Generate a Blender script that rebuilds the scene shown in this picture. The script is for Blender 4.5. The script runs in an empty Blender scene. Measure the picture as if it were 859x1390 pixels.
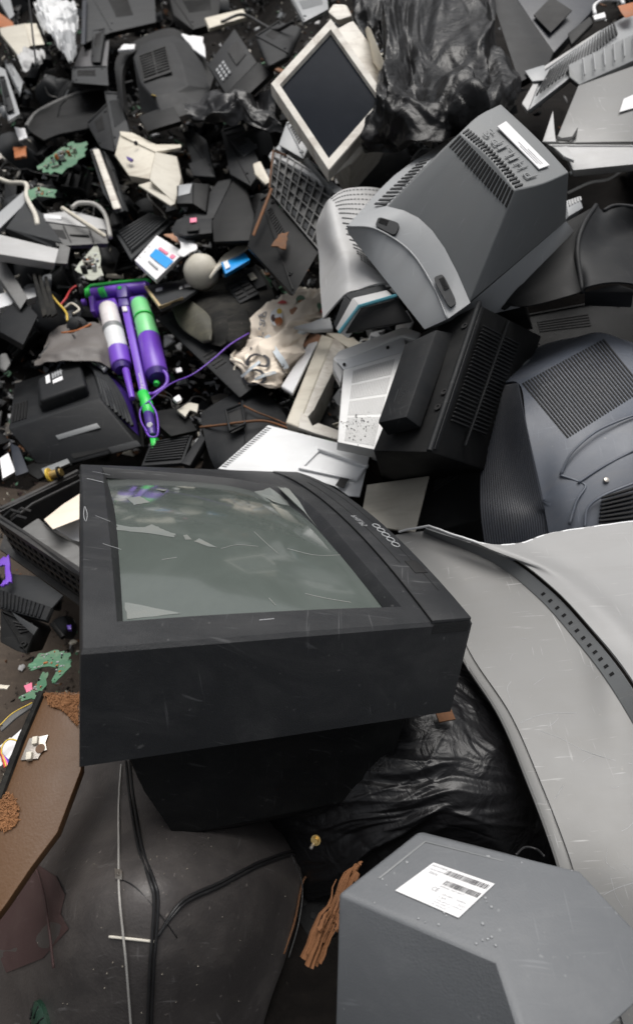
import bpy, bmesh, math, random
from mathutils import Vector, Matrix, noise
R = math.radians
random.seed(7)
SC = bpy.context.scene
COL = SC.collection

# ---------------------------------------------------------------- camera
FPX, CX, CY = 780.0, 429.5, 695.0
PITCH = R(48)
CAM = Vector((0, 0, 1.6))
FW = Vector((0, math.cos(PITCH), -math.sin(PITCH)))
RT = Vector((1, 0, 0))
DN = Vector((0, -math.sin(PITCH), -math.cos(PITCH)))
cd = bpy.data.cameras.new('camera'); cam = bpy.data.objects.new('camera', cd); COL.objects.link(cam)
cam.location = CAM; cam.rotation_euler = (R(90) - PITCH, 0, 0)
cd.sensor_fit = 'VERTICAL'; cd.sensor_height = 36; cd.sensor_width = 24; cd.lens = FPX / 1390 * 36
cd.clip_start = .02; cd.clip_end = 200
cd.dof.use_dof = True; cd.dof.focus_distance = .85; cd.dof.aperture_fstop = 4.0
SC.camera = cam

def S(v, a, b):
    t = max(0, min(1, (v - a) / (b - a))); return t * t * (3 - 2 * t)
def hgt(x, y):
    """height of the scrap heap above the yard, with unseen banks added around it"""
    return (.18 + .37 * S(x, -.75, -.1) + .30 * S(x, -.1, .5) * S(y, .7, 1.5)
            + .38 * S(y, 1.6, 3.8) * (1 - .5 * S(x, 0, .8)) + 3.4 * S(y, 7.5, 12) + 2.2 * S(abs(x), 4.2, 8) * S(y, -1, 2))  # unseen banks behind and beside, added to block low sky glare
def ray(px, py): return FW + RT * ((px - CX) / FPX) + DN * ((py - CY) / FPX)
DS = 1.0     # depth factor while a thing is being laid out
def V(px, py, d): return CAM + ray(px, py) * (d * DS)
def G(px, py, o=0.0):
    r = ray(px, py); t = .25; st = .01
    while t < 9:
        p = CAM + r * t
        if p.z < hgt(p.x, p.y) + o: break
        t += st * (1 + t)
    return p
def P(t):
    if isinstance(t, Vector): return t
    if len(t) == 2: return G(t[0], t[1], .04)
    return V(*t)
def GO(px, py, o): return G(px, py, o)

# ---------------------------------------------------------------- materials
def new_mat(name):
    m = bpy.data.materials.new(name); m.use_nodes = True
    nt = m.node_tree; b = nt.nodes['Principled BSDF']
    return m, nt, b
def N(nt, t, **k):
    n = nt.nodes.new(t)
    for a, v in k.items():
        if a.startswith('_'): n.inputs[int(a[1:])].default_value = v
        else: setattr(n, a, v)
    return n
def plastic(name, col, rough=.45, var=.25, dust=.25, dustcol=(.30, .27, .23), scratch=.3, bump=.15, grain=500., dscale=9., spec=.5, scrcol=None, metal=0):
    if sum(col) < .13 and dustcol == (.30, .27, .23): dustcol = (.085, .082, .075)
    m, nt, b = new_mat(name); L = nt.links.new
    tc = N(nt, 'ShaderNodeTexCoord')
    geo = N(nt, 'ShaderNodeObjectInfo')
    add = N(nt, 'ShaderNodeVectorMath', operation='ADD'); L(tc.outputs['Object'], add.inputs[0])
    sc = N(nt, 'ShaderNodeMath', operation='MULTIPLY', _1=37.); L(geo.outputs['Random'], sc.inputs[0]); L(sc.outputs[0], add.inputs[1])
    n1 = N(nt, 'ShaderNodeTexNoise'); n1.inputs['Scale'].default_value = 5.; n1.inputs['Detail'].default_value = 6; L(add.outputs[0], n1.inputs[0])
    mx = N(nt, 'ShaderNodeMixRGB'); mx.inputs[1].default_value = (*[c * (1 - var) for c in col], 1); mx.inputs[2].default_value = (*[min(1, c * (1 + var)) for c in col], 1)
    L(n1.outputs[0], mx.inputs[0])
    # dust and grime patches
    n2 = N(nt, 'ShaderNodeTexNoise'); n2.inputs['Scale'].default_value = dscale; n2.inputs['Detail'].default_value = 12; n2.inputs['Roughness'].default_value = .75; L(add.outputs[0], n2.inputs[0])
    r2 = N(nt, 'ShaderNodeMapRange'); r2.inputs[1].default_value = .5; r2.inputs[2].default_value = .8; r2.inputs[4].default_value = dust; L(n2.outputs[0], r2.inputs[0])
    m2 = N(nt, 'ShaderNodeMixRGB'); m2.inputs[2].default_value = (*dustcol, 1); L(r2.outputs[0], m2.inputs[0]); L(mx.outputs[0], m2.inputs[1])
    # fine specks
    n4 = N(nt, 'ShaderNodeTexNoise'); n4.inputs['Scale'].default_value = 110; n4.inputs['Detail'].default_value = 3; L(add.outputs[0], n4.inputs[0])
    r4 = N(nt, 'ShaderNodeMapRange'); r4.inputs[1].default_value = .70; r4.inputs[2].default_value = .76; r4.inputs[4].default_value = min(1, dust * 1.6); L(n4.outputs[0], r4.inputs[0])
    m4 = N(nt, 'ShaderNodeMixRGB'); m4.inputs[2].default_value = (*[min(1, c * 1.4) for c in dustcol], 1); L(r4.outputs[0], m4.inputs[0]); L(m2.outputs[0], m4.inputs[1])
    # smears: soft streaked grime
    mp0 = N(nt, 'ShaderNodeMapping'); mp0.inputs['Rotation'].default_value = (.4, .7, .5); mp0.inputs['Scale'].default_value = (3, 14, 5); L(add.outputs[0], mp0.inputs[0])
    n0 = N(nt, 'ShaderNodeTexNoise'); n0.inputs['Scale'].default_value = 1.6; n0.inputs['Detail'].default_value = 8; n0.inputs['Distortion'].default_value = .8; n0.inputs['Roughness'].default_value = .65; L(mp0.outputs[0], n0.inputs[0])
    r0 = N(nt, 'ShaderNodeMapRange'); r0.inputs[1].default_value = .48; r0.inputs[2].default_value = .75; r0.inputs[4].default_value = min(.6, dust * 1.1); L(n0.outputs[0], r0.inputs[0])
    m0 = N(nt, 'ShaderNodeMixRGB'); m0.inputs[2].default_value = (*[c * .75 for c in dustcol], 1); L(r0.outputs[0], m0.inputs[0]); L(m4.outputs[0], m0.inputs[1])
    # scratches: two stretched noises, bent and broken up
    prev = m0.outputs[0]
    nd = N(nt, 'ShaderNodeTexNoise'); nd.inputs['Scale'].default_value = 9; nd.inputs['Detail'].default_value = 1; L(add.outputs[0], nd.inputs[0])
    ds = N(nt, 'ShaderNodeVectorMath', operation='SCALE'); ds.inputs[3].default_value = .022; L(nd.outputs['Color'], ds.inputs[0])
    da = N(nt, 'ShaderNodeVectorMath', operation='ADD'); L(add.outputs[0], da.inputs[0]); L(ds.outputs[0], da.inputs[1])
    nb = N(nt, 'ShaderNodeTexNoise'); nb.inputs['Scale'].default_value = 13; nb.inputs['Detail'].default_value = 3; L(add.outputs[0], nb.inputs[0])
    rb = N(nt, 'ShaderNodeMapRange'); rb.inputs[1].default_value = .45; rb.inputs[2].default_value = .6; L(nb.outputs[0], rb.inputs[0])
    sc_c = scrcol or tuple(min(1, c * 2 + .10) for c in col)
    for k, (rz, sx) in enumerate((((.3, .5, .9), (260, 11, 14)), ((1.1, .2, 2.2), (10, 300, 16)), ((.7, 1.3, .1), (14, 190, 12)))):
        mp = N(nt, 'ShaderNodeMapping'); mp.inputs['Rotation'].default_value = rz; mp.inputs['Scale'].default_value = sx; L(da.outputs[0], mp.inputs[0])
        n3 = N(nt, 'ShaderNodeTexNoise'); n3.inputs['Scale'].default_value = 1.; n3.inputs['Detail'].default_value = 2; L(mp.outputs[0], n3.inputs[0])
        r3 = N(nt, 'ShaderNodeMapRange'); r3.inputs[1].default_value = .68; r3.inputs[2].default_value = .74; r3.inputs[4].default_value = scratch; L(n3.outputs[0], r3.inputs[0])
        mb = N(nt, 'ShaderNodeMath', operation='MULTIPLY'); L(r3.outputs[0], mb.inputs[0]); L(rb.outputs[0], mb.inputs[1])
        m3 = N(nt, 'ShaderNodeMixRGB'); m3.inputs[2].default_value = (*sc_c, 1); L(mb.outputs[0], m3.inputs[0]); L(prev, m3.inputs[1]); prev = m3.outputs[0]
    L(prev, b.inputs['Base Color'])
    rr = N(nt, 'ShaderNodeMapRange'); rr.inputs[3].default_value = max(.05, rough - .12); rr.inputs[4].default_value = min(1, rough + .25); L(n2.outputs[0], rr.inputs[0]); L(rr.outputs[0], b.inputs['Roughness'])
    b.inputs['Specular IOR Level'].default_value = spec; b.inputs['Metallic'].default_value = metal
    n5 = N(nt, 'ShaderNodeTexNoise'); n5.inputs['Scale'].default_value = grain; n5.inputs['Detail'].default_value = 2; L(tc.outputs['Object'], n5.inputs[0])
    bp = N(nt, 'ShaderNodeBump'); bp.inputs['Strength'].default_value = bump; bp.inputs['Distance'].default_value = .002; L(n5.outputs[0], bp.inputs['Height']); L(bp.outputs[0], b.inputs['Normal'])
    return m
BLACK = plastic('black_plastic', (.0065, .0068, .0072), .5, spec=.2, dust=.10, scratch=.16)
TVBLACK = plastic('television_black_plastic', (.021, .0222, .0245), .45, spec=.3, dust=.22, dustcol=(.12, .12, .12), scratch=.4, bump=.3, grain=900, dscale=5)
CHAR = plastic('charcoal_plastic', (.0125, .0135, .0152), .52, spec=.22, dust=.16, scratch=.22)
DGREY = plastic('dark_grey_plastic', (.029, .031, .0335), .55, spec=.25, dust=.2, scratch=.25)
BLUEG = plastic('blue_grey_plastic', (.088, .10, .125), .42, dust=.12, scratch=.22)
MGREY = plastic('mid_grey_plastic', (.17, .178, .183), .42, var=.08, dust=.08, scratch=.18)
BGREY = plastic('bottom_casing_plastic', (.118, .125, .134), .45, var=.08, dust=.10, dustcol=(.4, .4, .4), scratch=.15)
SGREY = plastic('silver_grey_plastic', (.30, .31, .32), .38, var=.08, dust=.08, scratch=.2)
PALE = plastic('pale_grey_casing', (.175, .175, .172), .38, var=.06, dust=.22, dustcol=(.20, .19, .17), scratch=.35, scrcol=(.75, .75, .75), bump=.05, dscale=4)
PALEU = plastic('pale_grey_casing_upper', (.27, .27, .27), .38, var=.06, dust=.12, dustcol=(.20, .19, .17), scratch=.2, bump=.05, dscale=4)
PALE2 = plastic('light_grey_plastic', (.43, .43, .43), .45, var=.08, dust=.15, dustcol=(.25, .22, .18), scratch=.15)
BEIGE = plastic('beige_plastic', (.52, .49, .42), .5, var=.1, dust=.3, dustcol=(.22, .17, .11), scratch=.1)
CREAM = plastic('cream_plastic', (.62, .58, .49), .5, var=.1, dust=.35, dustcol=(.28, .20, .13), scratch=.1)
BWHITE = plastic('bright_white_plastic', (.80, .80, .79), .42, var=.05, dust=.10, dustcol=(.35, .3, .25), scratch=.08)
WHITE = plastic('white_plastic', (.68, .69, .70), .4, var=.05, dust=.12, dustcol=(.35, .32, .28), scratch=.08)
DIRTYW = plastic('dirty_white_plastic', (.66, .63, .57), .5, var=.12, dust=.65, dustcol=(.22, .15, .10), scratch=.1, dscale=14)
TEAL = plastic('teal_trim_plastic', (.05, .20, .25), .35, dust=.1)
NAVY = plastic('navy_plastic', (.018, .022, .032), .4, dust=.15)
SLOT = plastic('slot_dark', (.006, .006, .0065), .7, dust=.05, scratch=0)
DUSTGRIT = plastic('pale_grit', (.20, .18, .15), .8)
REFLECT = plastic('painted_reflection', (.165, .18, .172), .4, dust=.3, scratch=.1)  # pale tint of the reflections painted on the television glass
DGREY2S = plastic('glass_scratch', (.20, .21, .20), .5)
TUBE = plastic('picture_tube_coating', (.055, .050, .049), .38, var=.45, dust=.5, dustcol=(.15, .135, .125), scratch=.5, dscale=6, bump=.25, grain=260)
DUSTY = plastic('dusty_black_plastic', (.014, .014, .0135), .8, spec=.15, dust=.7, dustcol=(.075, .07, .06), scratch=.1, dscale=7)
MAROON = plastic('maroon_paint', (.055, .028, .027), .6, dust=.3, dustcol=(.12, .08, .07))
PURPLE = plastic('purple_plastic', (.16, .055, .50), .28, var=.15, dust=.10, dustcol=(.4, .35, .5), scratch=.15)
DPURP = plastic('dark_purple_plastic', (.05, .02, .20), .3, dust=.1)
GREEN = plastic('green_plastic', (.03, .60, .08), .35, var=.1, dust=.08, scratch=.1)
LGREEN = plastic('pale_green_canister', (.22, .70, .28), .25, var=.25, dust=.3, dustcol=(.35, .42, .34), dscale=12)
CANW = plastic('milky_canister', (.72, .68, .68), .25, var=.12, dust=.3, dustcol=(.45, .40, .38))
PCB = plastic('circuit_board_green', (.06, .17, .095), .5, var=.5, dust=.4, dustcol=(.35, .38, .28), dscale=30)
PCBW = plastic('circuit_board_pale', (.40, .42, .36), .55, var=.3, dust=.5, dustcol=(.18, .14, .10), dscale=22)
METAL = plastic('dull_steel', (.42, .40, .37), .35, var=.2, dust=.4, dustcol=(.25, .14, .07), metal=.8)
BRASS = plastic('brass', (.60, .42, .16), .3, dust=.2, metal=.9)
RUST = plastic('rusty_steel', (.12, .055, .025), .75, var=.5, dust=.7, dustcol=(.30, .11, .03), dscale=16, scratch=0)
ORANGE = plastic('orange_brown_paint', (.34, .10, .02), .6, var=.4, dust=.3)
RED = plastic('red_plastic', (.50, .03, .03), .45, dust=.2)
PINK = plastic('pink_sticker', (.80, .20, .32), .5, dust=.1)
YELLOW = plastic('yellow_plastic', (.65, .45, .06), .5, dust=.25)
BLUE = plastic('blue_printed_film', (.01, .30, .75), .35, dust=.08)
PAPER = plastic('paper', (.74, .74, .75), .7, var=.06, dust=.15, scratch=0)
INK = plastic('black_ink', (.025, .025, .03), .6, dust=.05, scratch=0)
GREYINK = plastic('grey_ink', (.22, .22, .23), .6, dust=.05, scratch=0)
BAGP = plastic('cream_paper_bag', (.84, .74, .62), .6, var=.08, dust=.12, dustcol=(.4, .25, .15), scratch=.05)
TAPE = plastic('clear_tape', (.55, .60, .64), .2, dust=.1)
CARD = plastic('brown_card', (.38, .20, .12), .7, var=.3, dust=.2, scratch=0)
WOOD = plastic('splintered_wood', (.17, .070, .025), .8, var=.6, dust=.5, dustcol=(.12, .05, .02), dscale=40, bump=.8, grain=120)
CHIP = plastic('chipboard_raw', (.24, .11, .045), .9, var=.7, dust=.8, dustcol=(.09, .035, .012), dscale=60, bump=1, grain=160, scratch=0)
BROWN = plastic('brown_veneer', (.095, .043, .014), .45, var=.3, dust=.10, dustcol=(.16, .10, .05), scratch=.06, grain=300)
DIRT = plastic('yard_dirt', (.060, .045, .034), .9, var=.6, dust=.6, dustcol=(.13, .10, .075), dscale=25, scratch=0, bump=1, grain=90)
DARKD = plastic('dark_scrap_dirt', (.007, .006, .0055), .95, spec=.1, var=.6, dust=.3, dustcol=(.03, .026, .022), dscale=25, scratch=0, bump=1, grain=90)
RUBBER = plastic('black_cable_rubber', (.012, .012, .013), .45, dust=.15)
GCABLE = plastic('grey_cable', (.40, .39, .37), .5, dust=.3)
WCABLE = plastic('cream_cable', (.60, .57, .50), .5, dust=.3)
DCOIL = plastic('green_coil', (.010, .040, .024), .4, dust=.3)

def film(name, col, rough, spec=.42):
    m, nt, b = new_mat(name); L = nt.links.new
    b.inputs['Base Color'].default_value = (*col, 1); b.inputs['Specular IOR Level'].default_value = spec
    tc = N(nt, 'ShaderNodeTexCoord'); n = N(nt, 'ShaderNodeTexNoise'); n.inputs['Scale'].default_value = 24; n.inputs['Detail'].default_value = 6; n.inputs['Distortion'].default_value = 1.2
    L(tc.outputs['Object'], n.inputs[0])
    rr = N(nt, 'ShaderNodeMapRange'); rr.inputs[3].default_value = rough - .08; rr.inputs[4].default_value = rough + .25; L(n.outputs[0], rr.inputs[0]); L(rr.outputs[0], b.inputs['Roughness'])
    bp = N(nt, 'ShaderNodeBump'); bp.inputs['Strength'].default_value = .5; bp.inputs['Distance'].default_value = .01; L(n.outputs[0], bp.inputs['Height']); L(bp.outputs[0], b.inputs['Normal'])
    return m
FILM = film('black_bag_film', (.008, .008, .009), .30)
FILMD = film('dull_black_bag_film', (.005, .005, .0056), .26, .22)

def glass_screen(name, col, rough, coat=.6, spec=.5):
    m, nt, b = new_mat(name); L = nt.links.new
    b.inputs['Specular IOR Level'].default_value = spec
    tc = N(nt, 'ShaderNodeTexCoord')
    n = N(nt, 'ShaderNodeTexNoise'); n.inputs['Scale'].default_value = 7; n.inputs['Detail'].default_value = 10; n.inputs['Roughness'].default_value = .7; n.inputs['Distortion'].default_value = 1.5; L(tc.outputs['Object'], n.inputs[0])
    r = N(nt, 'ShaderNodeMapRange'); r.inputs[1].default_value = .45; r.inputs[2].default_value = .8; r.inputs[4].default_value = .45; L(n.outputs[0], r.inputs[0])
    mx = N(nt, 'ShaderNodeMixRGB'); mx.inputs[1].default_value = (*col, 1); mx.inputs[2].default_value = (*[c * 1.35 + .008 for c in col], 1); L(r.outputs[0], mx.inputs[0]); L(mx.outputs[0], b.inputs['Base Color'])
    rr = N(nt, 'ShaderNodeMapRange'); rr.inputs[3].default_value = rough; rr.inputs[4].default_value = rough + .12; L(n.outputs[0], rr.inputs[0]); L(rr.outputs[0], b.inputs['Roughness'])
    b.inputs['Coat Weight'].default_value = coat; b.inputs['Coat Roughness'].default_value = rough
    return m
SCREEN = glass_screen('television_screen_glass', (.085, .10, .092), .05)
SCREEN2 = glass_screen('monitor_screen_glass', (.008, .011, .017), .12, 0, .08)
SCREEN2.node_tree.nodes['Principled BSDF'].inputs['IOR'].default_value = 1.18

# ---------------------------------------------------------------- mesh collecting
class M:
    def __init__(s): s.v = []; s.f = []; s.mi = []; s.cur = 0
    def add(s, vs, fs):
        o = len(s.v); s.v += [Vector(v) for v in vs]; s.f += [[i + o for i in f] for f in fs]; s.mi += [s.cur] * len(fs); return s
    def hexa(s, a, b):
        """two quads joined"""
        n = len(a); s.add(list(a) + list(b), [list(range(n))[::-1], [n + i for i in range(n)]] + [[i, (i + 1) % n, n + (i + 1) % n, n + i] for i in range(n)]); return s
    def prism(s, pts, vec): return s.hexa(pts, [p + vec for p in pts])
    def boxf(s, fr, u0, u1, v0, v1, w0, w1):
        q = [(u0, v0), (u1, v0), (u1, v1), (u0, v1)]
        return s.hexa([fr(u, v, w0) for u, v in q], [fr(u, v, w1) for u, v in q])
    def loft(s, rings, cap0=True, cap1=True, closed=True):
        n = len(rings[0]); vs = [p for r in rings for p in r]; fs = []
        for i in range(len(rings) - 1):
            for j in range(n if closed else n - 1):
                k = (j + 1) % n; fs.append([i * n + j, i * n + k, (i + 1) * n + k, (i + 1) * n + j])
        if cap0: fs.append(list(range(n))[::-1])
        if cap1: fs.append([(len(rings) - 1) * n + j for j in range(n)])
        return s.add(vs, fs)
    def tube(s, pts, r, seg=8, r1=None, cap=True):
        pts = [Vector(p) for p in pts]; n = len(pts); rings = []; up = None
        for i, p in enumerate(pts):
            t = (pts[min(i + 1, n - 1)] - pts[max(i - 1, 0)]).normalized()
            if up is None: up = t.orthogonal().normalized()
            up = (up - t * up.dot(t)).normalized(); sd = t.cross(up)
            rr = r if r1 is None else r + (r1 - r) * i / (n - 1)
            if callable(rr): rr = rr(i / (n - 1))
            rings.append([p + (up * math.cos(a) + sd * math.sin(a)) * rr for a in [2 * math.pi * k / seg for k in range(seg)]])
        return s.loft(rings, cap, cap)
    def lathe(s, base, axis, prof, seg=24, cap0=True, cap1=True):
        axis = axis.normalized(); up = axis.orthogonal().normalized(); sd = axis.cross(up)
        return s.loft([[base + axis * z + (up * math.cos(a) + sd * math.sin(a)) * r for a in [2 * math.pi * k / seg for k in range(seg)]] for z, r in prof], cap0, cap1)
    def grid(s, rows):
        n = len(rows[0]); vs = [p for r in rows for p in r]
        return s.add(vs, [[i * n + j, i * n + j + 1, (i + 1) * n + j + 1, (i + 1) * n + j] for i in range(len(rows) - 1) for j in range(n - 1)])

def cr(p, t):
    n = len(p) - 1; x = t * n; i = min(int(x), n - 1); u = x - i
    a = p[i - 1] if i > 0 else p[0] * 2 - p[1]; b = p[i]; c = p[i + 1]; d = p[i + 2] if i + 2 <= n else p[n] * 2 - p[n - 1]
    return (b * 2 + (c - a) * u + (a * 2 - b * 5 + c * 4 - d) * u * u + (b * 3 - a - c * 3 + d) * u ** 3) * .5
def spl(pts, n=24): p = [P(q) for q in pts]; return [cr(p, i / n) for i in range(n + 1)]
def patch(rows, nu, nv):
    rr = [[P(q) for q in r] for r in rows]
    R1 = [[cr(r, j / nv) for j in range(nv + 1)] for r in rr]
    return [[cr([r[j] for r in R1], i / nu) for j in range(nv + 1)] for i in range(nu + 1)]
def quad(a, b, c, d):
    """frame over a quad a,b,c,d: (u,v,w) with w in metres outwards to the camera side"""
    a, b, c, d = [P(q) for q in (a, b, c, d)]
    n = (b - a).cross(d - a).normalized()
    if n.dot(CAM - a) < 0: n = -n
    return lambda u, v, w=0: a * ((1 - u) * (1 - v)) + b * (u * (1 - v)) + c * (u * v) + d * ((1 - u) * v) + n * w
def plane_pts(pts):
    """first three fix a plane, the other pixels are laid on it"""
    p = [P(q) for q in pts[:3]]; n = (p[1] - p[0]).cross(p[2] - p[0]).normalized(); out = list(p)
    for q in pts[3:]:
        if isinstance(q, Vector) or len(q) == 3: out.append(P(q)); continue
        r = ray(q[0], q[1]); out.append(CAM + r * ((p[0] - CAM).dot(n) / r.dot(n)))
    if n.dot(CAM - p[0]) < 0: n = -n
    return out, n

# ---------------------------------------------------------------- objects
def tag(o, label, cat, group=None, kind=None):
    if label: o['label'] = label
    if cat: o['category'] = cat
    if group: o['group'] = group
    if kind: o['kind'] = kind
def mk(name, m, mats, origin, bevel=0, smooth=35, seg=2, solid=0, sub=0):
    me = bpy.data.meshes.new(name)
    me.from_pydata([v - origin for v in m.v], [], m.f)
    if not isinstance(mats, (list, tuple)): mats = [mats]
    for mm in mats: me.materials.append(mm)
    if len(mats) > 1: me.polygons.foreach_set('material_index', m.mi)
    bm = bmesh.new(); bm.from_mesh(me)
    bmesh.ops.remove_doubles(bm, verts=bm.verts, dist=1e-5)
    bmesh.ops.recalc_face_normals(bm, faces=bm.faces)
    if bevel:
        es = [e for e in bm.edges if len(e.link_faces) == 2 and e.calc_face_angle(0) > R(28)]
        try: bmesh.ops.bevel(bm, geom=es, offset=bevel, segments=seg, profile=.5, affect='EDGES', clamp_overlap=True)
        except Exception: pass
    if solid:
        bmesh.ops.solidify(bm, geom=bm.faces[:], thickness=solid)
    bm.to_mesh(me); bm.free()
    for p in me.polygons: p.use_smooth = True
    if smooth < 180: me.set_sharp_from_angle(angle=R(smooth))
    o = bpy.data.objects.new(name, me); o.location = origin; COL.objects.link(o)
    return o
def thing(name, label, cat, base, group=None):
    o = bpy.data.objects.new(name, None); o.empty_display_size = .05; o.location = base; COL.objects.link(o)
    tag(o, label, cat, group); return o
def part(T, name, m, mats, label=None, **k):
    root = T; org = Vector(T.location)
    while root.parent: root = root.parent; org = org + root.location
    o = mk(name, m, mats, org, **k)
    if T.parent: o.location = (0, 0, 0)
    else: o.location = (0, 0, 0)
    if T.type == 'MESH' and T.parent is None: pass
    o.parent = T
    if label: o['label'] = label
    return o
def single(name, m, mats, label, cat, group=None, kind=None, **k):
    c = sum(m.v, Vector()) / len(m.v); zs = min(v.z for v in m.v)
    o = mk(name, m, mats, Vector((c.x, c.y, zs)), **k); tag(o, label, cat, group, kind); return o
def text(s, fr, size_w, mat_m=None, depth=.0006, align='LEFT'):
    """text as mesh in unit frame; fr(u,v) ; returns list of (verts, faces) laid out with width 1 at size_w"""
    cu = bpy.data.curves.new('lettering', 'FONT'); cu.body = s; cu.size = 1; cu.extrude = 0; cu.resolution_u = 3
    ob = bpy.data.objects.new('lettering', cu); COL.objects.link(ob)
    dg = bpy.context.evaluated_depsgraph_get(); dg.update()
    me = bpy.data.meshes.new_from_object(ob.evaluated_get(dg))
    vs = [v.co.copy() for v in me.vertices]; fs = [list(p.vertices) for p in me.polygons]
    bpy.data.objects.remove(ob); bpy.data.curves.remove(cu); bpy.data.meshes.remove(me)
    return vs, fs
_TC = {}
def letter(m, s, fr, u0, u1, v0, v1, w=.0006, th=.0):
    """lettering filling the box u0..u1 (reading direction) v0(baseline)..v1(top) of frame fr"""
    if s not in _TC: _TC[s] = text(s, None, 1)
    vs, fs = _TC[s]
    if not vs: return
    xs = [v.x for v in vs]; ys = [v.y for v in vs]; x0, x1, y0, y1 = min(xs), max(xs), min(ys), max(ys)
    def mpt(v, ww): return fr(u0 + (v.x - x0) / (x1 - x0) * (u1 - u0), v0 + (v.y - y0) / max(1e-6, y1 - y0) * (v1 - v0), ww)
    m.add([mpt(v, w + th) for v in vs], fs)
    if th:
        from collections import Counter
        ec = Counter(tuple(sorted((f[i], f[(i + 1) % len(f)]))) for f in fs for i in range(len(f)))
        be = [e for e, c in ec.items() if c == 1]
        o = len(m.v); m.add([mpt(v, w + th) for v in vs] + [mpt(v, w) for v in vs], [[a, b, b + len(vs), a + len(vs)] for a, b in be])

def jagged(q, amp, seed):
    random.seed(seed); n = len(q); out = []
    for i in range(n):
        a, b = q[i], q[(i + 1) % n]; out.append(a)
        for t in (.2, .4, .55, .75):
            c = sum(q, Vector()) / n; p = a.lerp(b, t); out.append(p + (c - p) * random.uniform(-amp, amp * 1.6) + (b - a) * random.uniform(-.06, .06))
    return out
def plate(name, label, cat, pts, mat, th=.004, group=None, bevel=.0008, parent=None, **k):
    q, n = plane_pts(pts); m = M()
    if cat in ('fragment', 'paper', 'card', 'film', 'metal plate'): q = jagged(q, .10, int(q[0].length * 1000))
    m.prism(q, -n * th)
    if parent: return part(parent, name, m, mat, label, bevel=bevel, **k)
    return single(name, m, mat, label, cat, group, bevel=bevel, **k)
def block(name, label, cat, top, shift, mat, group=None, bevel=.003, parent=None, **k):
    """top polygon (pixels with depth) joined to the same polygon moved by shift = (dx, dy, ddepth) in the picture, or by a world vector"""
    q, n = plane_pts(top)
    if isinstance(shift, Vector): b = [p + shift for p in q]
    else:
        c = q[0]; d0 = (c - CAM).dot(FW); px = CX + FPX * (c - CAM).dot(RT) / d0; py = CY + FPX * (c - CAM).dot(DN) / d0
        vec = V(px + shift[0], py + shift[1], d0 + shift[2]) - c; b = [p + vec for p in q]
    m = M().hexa(q, b)
    if parent: return part(parent, name, m, mat, label, bevel=bevel, **k)
    o = single(name, m, mat, label, cat, group, bevel=bevel, **k)
    if mat in DARKS and len(q) >= 4 and cat in ('panel', 'casing', 'board', 'cabinet', 'housing', 'appliance', 'box', 'bracket'):
        fr = quad(*q[:4]); st = random.getstate(); random.seed(len(label) * 7 + int(q[0].x * 100)); w = (q[0] - q[1]).length; h = (q[1] - q[2]).length
        # moulded rim, louvres and screw bosses
        v0, v1 = .1 + random.random() * .15, .45 + random.random() * .3; nn = int(max(4, min(14, h * (v1 - v0) / .012))); u0, u1 = .15 + random.random() * .15, .55 + random.random() * .3
        mm = M()
        for i in range(nn): a = v0 + (v1 - v0) * i / nn; mm.boxf(fr, u0, u1, a, a + (v1 - v0) / nn * .5, -.001, .003)
        part(o, 'louvres', mm, SLOT if random.random() < .6 else mat)
        mm = M(); mm.boxf(fr, .03, .97, .02, .05, 0, .006); part(o, 'rib', mm, mat, bevel=.001)
        mm = M(); mm.boxf(fr, .03, .06, .05, .97, 0, .006); part(o, 'rib', mm, mat, bevel=.001)
        n_ = fr(.5, .5, 1) - fr(.5, .5, 0)
        for u, v in ((.85, .15), (.12, .85)): part(o, 'screw_boss', M().lathe(fr(u, v, 0), n_, [(0, .008), (.004, .007), (.004, .004), (.001, .003)], 10), mat)
        random.setstate(st)
    return o
DARKS = []
def on_grid(g):
    """point of a gridded surface seen at a pixel, lifted by w along its normal"""
    import numpy as np
    A = np.array([[tuple(q - CAM) for q in r] for r in g]); d = A @ np.array(FW); X = CX + FPX * (A @ np.array(RT)) / d; Y = CY + FPX * (A @ np.array(DN)) / d
    def f(px, py, w=.0):
        i, j = np.unravel_index(int(((X - px) ** 2 + (Y - py) ** 2).argmin()), X.shape); i = int(min(max(i, 1), len(g) - 2)); j = int(min(max(j, 1), len(g[0]) - 2))
        p = g[i][j]; n = (g[i + 1][j] - g[i - 1][j]).cross(g[i][j + 1] - g[i][j - 1]).normalized()
        if n.dot(CAM - p) < 0: n = -n
        r = ray(px, py); den = r.dot(n)
        if abs(den) < .25: return CAM + r * (p - CAM).dot(FW) + n * w
        return CAM + r * ((p - CAM).dot(n) / den) + n * w
    return f
def crumple(rows, amp, freq, seed=0, stretch=(1, 1, 1), fine=.3, lock=0):
    nu = len(rows); nv = len(rows[0]); out = []
    for i in range(nu):
        rr = []
        for j in range(nv):
            p = rows[i][j]; a = rows[min(i + 1, nu - 1)][j] - rows[max(i - 1, 0)][j]; b = rows[i][min(j + 1, nv - 1)] - rows[i][max(j - 1, 0)]
            n = a.cross(b)
            n = n.normalized() if n.length > 1e-9 else Vector((0, 0, 1))
            if n.dot(CAM - p) < 0: n = -n
            q = Vector((p.x * stretch[0], p.y * stretch[1], p.z * stretch[2])) * freq + Vector((seed * 3.1, seed * 1.7, 0))
            q += Vector(noise.noise_vector(q * .6)) * .5
            d = noise.voronoi(q)[0]; r = 1 - min(1, (d[1] - d[0]) * 2.2)
            q2 = q * 2.7; d2 = noise.voronoi(q2)[0]; r2 = 1 - min(1, (d2[1] - d2[0]) * 2)
            h = r * .6 + r2 * fine * .5 + noise.noise(q * .8) * .8 + noise.noise(q * 5) * .12
            rr.append(p + n * amp * h)
        out.append(rr)
    return out
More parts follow.
